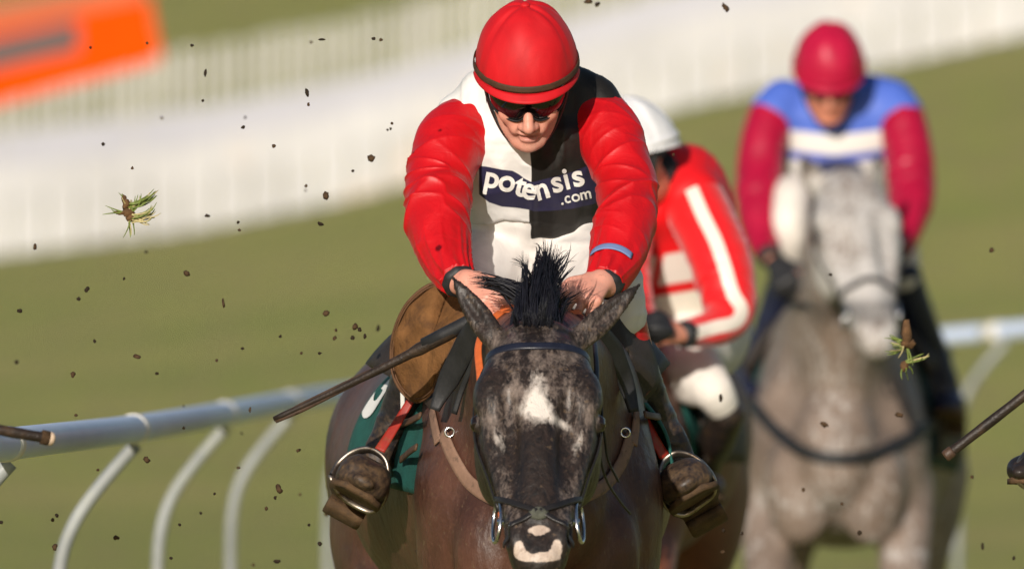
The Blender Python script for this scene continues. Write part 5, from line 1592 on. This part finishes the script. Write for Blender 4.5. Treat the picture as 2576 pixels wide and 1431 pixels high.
def clod(w, h, seed):
    n, m = 9, 12; rn = np.random.RandomState(seed); pts = []
    th = np.linspace(0, pi, n); ph = np.linspace(0, 2 * pi, m, endpoint=False)
    A = np.array([[(sin(t) * cos(p), sin(t) * sin(p), cos(t)) for p in ph] for t in th])
    q = A.reshape(-1, 3)
    k = 1 + .38 * vnoise(q * 1.7 + seed * 3.1, seed) + .22 * vnoise(q * 4.0, seed + 1)
    q = q * k[:, None] * np.array([w, (w + h) / 2, h])
    return q, Geo().grid(q.reshape(n, m, 3), True).F
BACKS = []
def backdrop(u, v):
    fb = np.interp(u, ZU, ZV)
    if u < 400 and v < 270 - .33 * u: return 'the orange board'
    if v < fb - 235: return 'the grey paling fence' if v > 150 - .19 * (u - 430) else 'the highest grass'
    if u > 1660 and u < 1880 and v > 400: return 'the bay horse'
    if u >= 1880 and u < 2400 and v > 400: return 'the grey horse'
    if v < fb: return 'the white fence'
    rv = np.interp(u, [0, 873, 2000, 2576], [1118, 988, 880, 830])
    if abs(v - rv) < 48: return 'the running rail'
    return 'the grass under the rail' if v > rv else 'the open grass slope'
def near(u, v):
    L = [('the floating grass tuft', 335, 530, 75), ('the long whip tip', 690, 1053, 70), ('the rider\'s red cap', 1325, 120, 260), ('the brown saddle flap', 1060, 850, 260), ('the rider\'s red elbow', 1020, 500, 250),
         ('the leading rider\'s stirrup', 905, 1220, 200), ('the left edge whip', 60, 1085, 150), ('the right edge whip', 2400, 1140, 150), ('the maroon cap', 2085, 130, 200)]
    b = min(L, key=lambda q: math.hypot(u - q[1], v - q[2]) / q[3])
    return b[0] if math.hypot(u - b[1], v - b[2]) < b[3] else None
ORL = ['leftmost'] + [q + ' from the left' for q in 'second third fourth fifth sixth seventh eighth ninth tenth eleventh twelfth thirteenth fourteenth'.split()]
info = []
for i, (u, v, w, h, r) in enumerate(CL):
    shape = 'sliver' if h > 1.7 * w else ('flake' if w > 1.5 * h else 'crumb')
    size = 'large' if max(w, h) >= 9 else ('small' if max(w, h) >= 5 else 'tiny')
    colr = 'brown' if (i * 7) % 10 < 4 or (w >= 7 and h >= 6) else 'blackish'
    nr = near(u, v)
    info.append((size, colr, shape, ('near ' + nr) if nr else ('before ' + backdrop(u, v))))
groups = {}
for i, q in enumerate(info): groups.setdefault(q, []).append(i)
lab = {}
for q, ids in groups.items():
    size, colr, shape, where = q
    if len(ids) == 1: lab[ids[0]] = f'{size} {colr} mud {shape} in the air {where}'
    else:
        for k, i in enumerate(sorted(ids, key=lambda j: CL[j][0])): lab[i] = f'{ORL[k]} of the {size} {colr} mud {shape}s {where}'
rnd = random.Random(77)
for i, (u, v, w, h, r) in enumerate(CL):
    y = rnd.uniform(-1.0, .6) if i % 7 else rnd.choice((-2.4, 1.8))
    if u > 1000: y = -1.5 + rnd.uniform(-.2, .2)
    q, f = clod(M(w, y) * .92, M(h, y) * .92, 100 + i)
    c = P(u, v, y)
    o = link('mud_clod', q @ np.array([[cos(r), 0, -sin(r)], [0, 1, 0], [sin(r), 0, cos(r)]]), f, mud if info[i][1] == 'brown' else mud_dark)
    o.location = tuple(c)
    tag(o, lab[i], 'mud clod', 'mud clods thrown up by the hooves')

# ---------------------------------------------------------------- flying tufts of turf
blade_g = plain('grass_blade_green', (.13, .17, .030), .6, .35, 60, 0)
blade_s = plain('straw_blade', (.38, .32, .15), .7, .3, 60, 0)
root_m = plain('turf_root', (.12, .060, .024), .9, .4, 60, .5, .003)
def tuft(label, c, y, clods, blades, seed, loc_uv):
    rn = random.Random(seed)
    t = thing('turf_tuft', label, 'turf tuft', P(*loc_uv, y), 'torn tufts of turf in the air')
    for k, (u, v, w, h) in enumerate(clods):
        q, f = clod(M(w), M(h), seed * 10 + k)
        link('root_clod', q + P(u, v, y), f, root_m, t)
    gg, gs = Geo(), Geo()
    for (u0, v0), (u1, v1), bend, n in blades:
        for i in range(n):
            a = P(u0 + rn.gauss(0, 4), v0 + rn.gauss(0, 4), y + rn.uniform(-.01, .01)); b = P(u1 + rn.gauss(0, 9), v1 + rn.gauss(0, 8), y + rn.uniform(-.03, .03))
            m = (a + b) / 2 + np.array([bend * .02 + rn.gauss(0, .004), 0, rn.gauss(0, .006) - abs(bend) * .012])
            p = [a * (1 - s) ** 2 + m * 2 * s * (1 - s) + b * s * s for s in np.linspace(0, 1, 7)]
            (gg if rn.random() < .6 else gs).ribbon(p, [(rn.uniform(-.5, .5), -1, .2)] * 7, [.0034, .0036, .0034, .003, .0026, .002, .001], .0006)
    gg.build('grass_blades', blade_g, t); gs.build('dry_blades', blade_s, t)
tuft('torn green grass tuft with brown roots floating before the white fence', None, -.2,
     [(318, 513, 10, 14), (322, 535, 14, 12), (303, 534, 16, 5), (330, 548, 12, 10), (312, 498, 6, 8)],
     [((325, 520), (385, 482), .5, 14), ((328, 530), (345, 500), .2, 8), ((332, 545), (390, 515), .8, 9), ((333, 553), (385, 541), .9, 7), ((320, 515), (312, 490), .0, 6), ((318, 532), (272, 528), -.2, 4), ((333, 550), (332, 588), .1, 4), ((330, 540), (368, 560), .4, 6)], 5, (325, 530))
tuft('upright brown turf sod with pale roots beside the grey horse\'s muzzle', None, -1.2,
     [(2281, 838, 13, 30), (2284, 862, 17, 12), (2276, 918, 11, 13)],
     [((2272, 855), (2238, 845), .2, 4), ((2270, 868), (2236, 862), .3, 5), ((2272, 872), (2240, 882), .3, 4), ((2283, 870), (2283, 912), .1, 3), ((2279, 912), (2326, 890), .5, 5), ((2276, 920), (2270, 944), .1, 4), ((2276, 872), (2262, 895), .2, 4)], 9, (2280, 880))
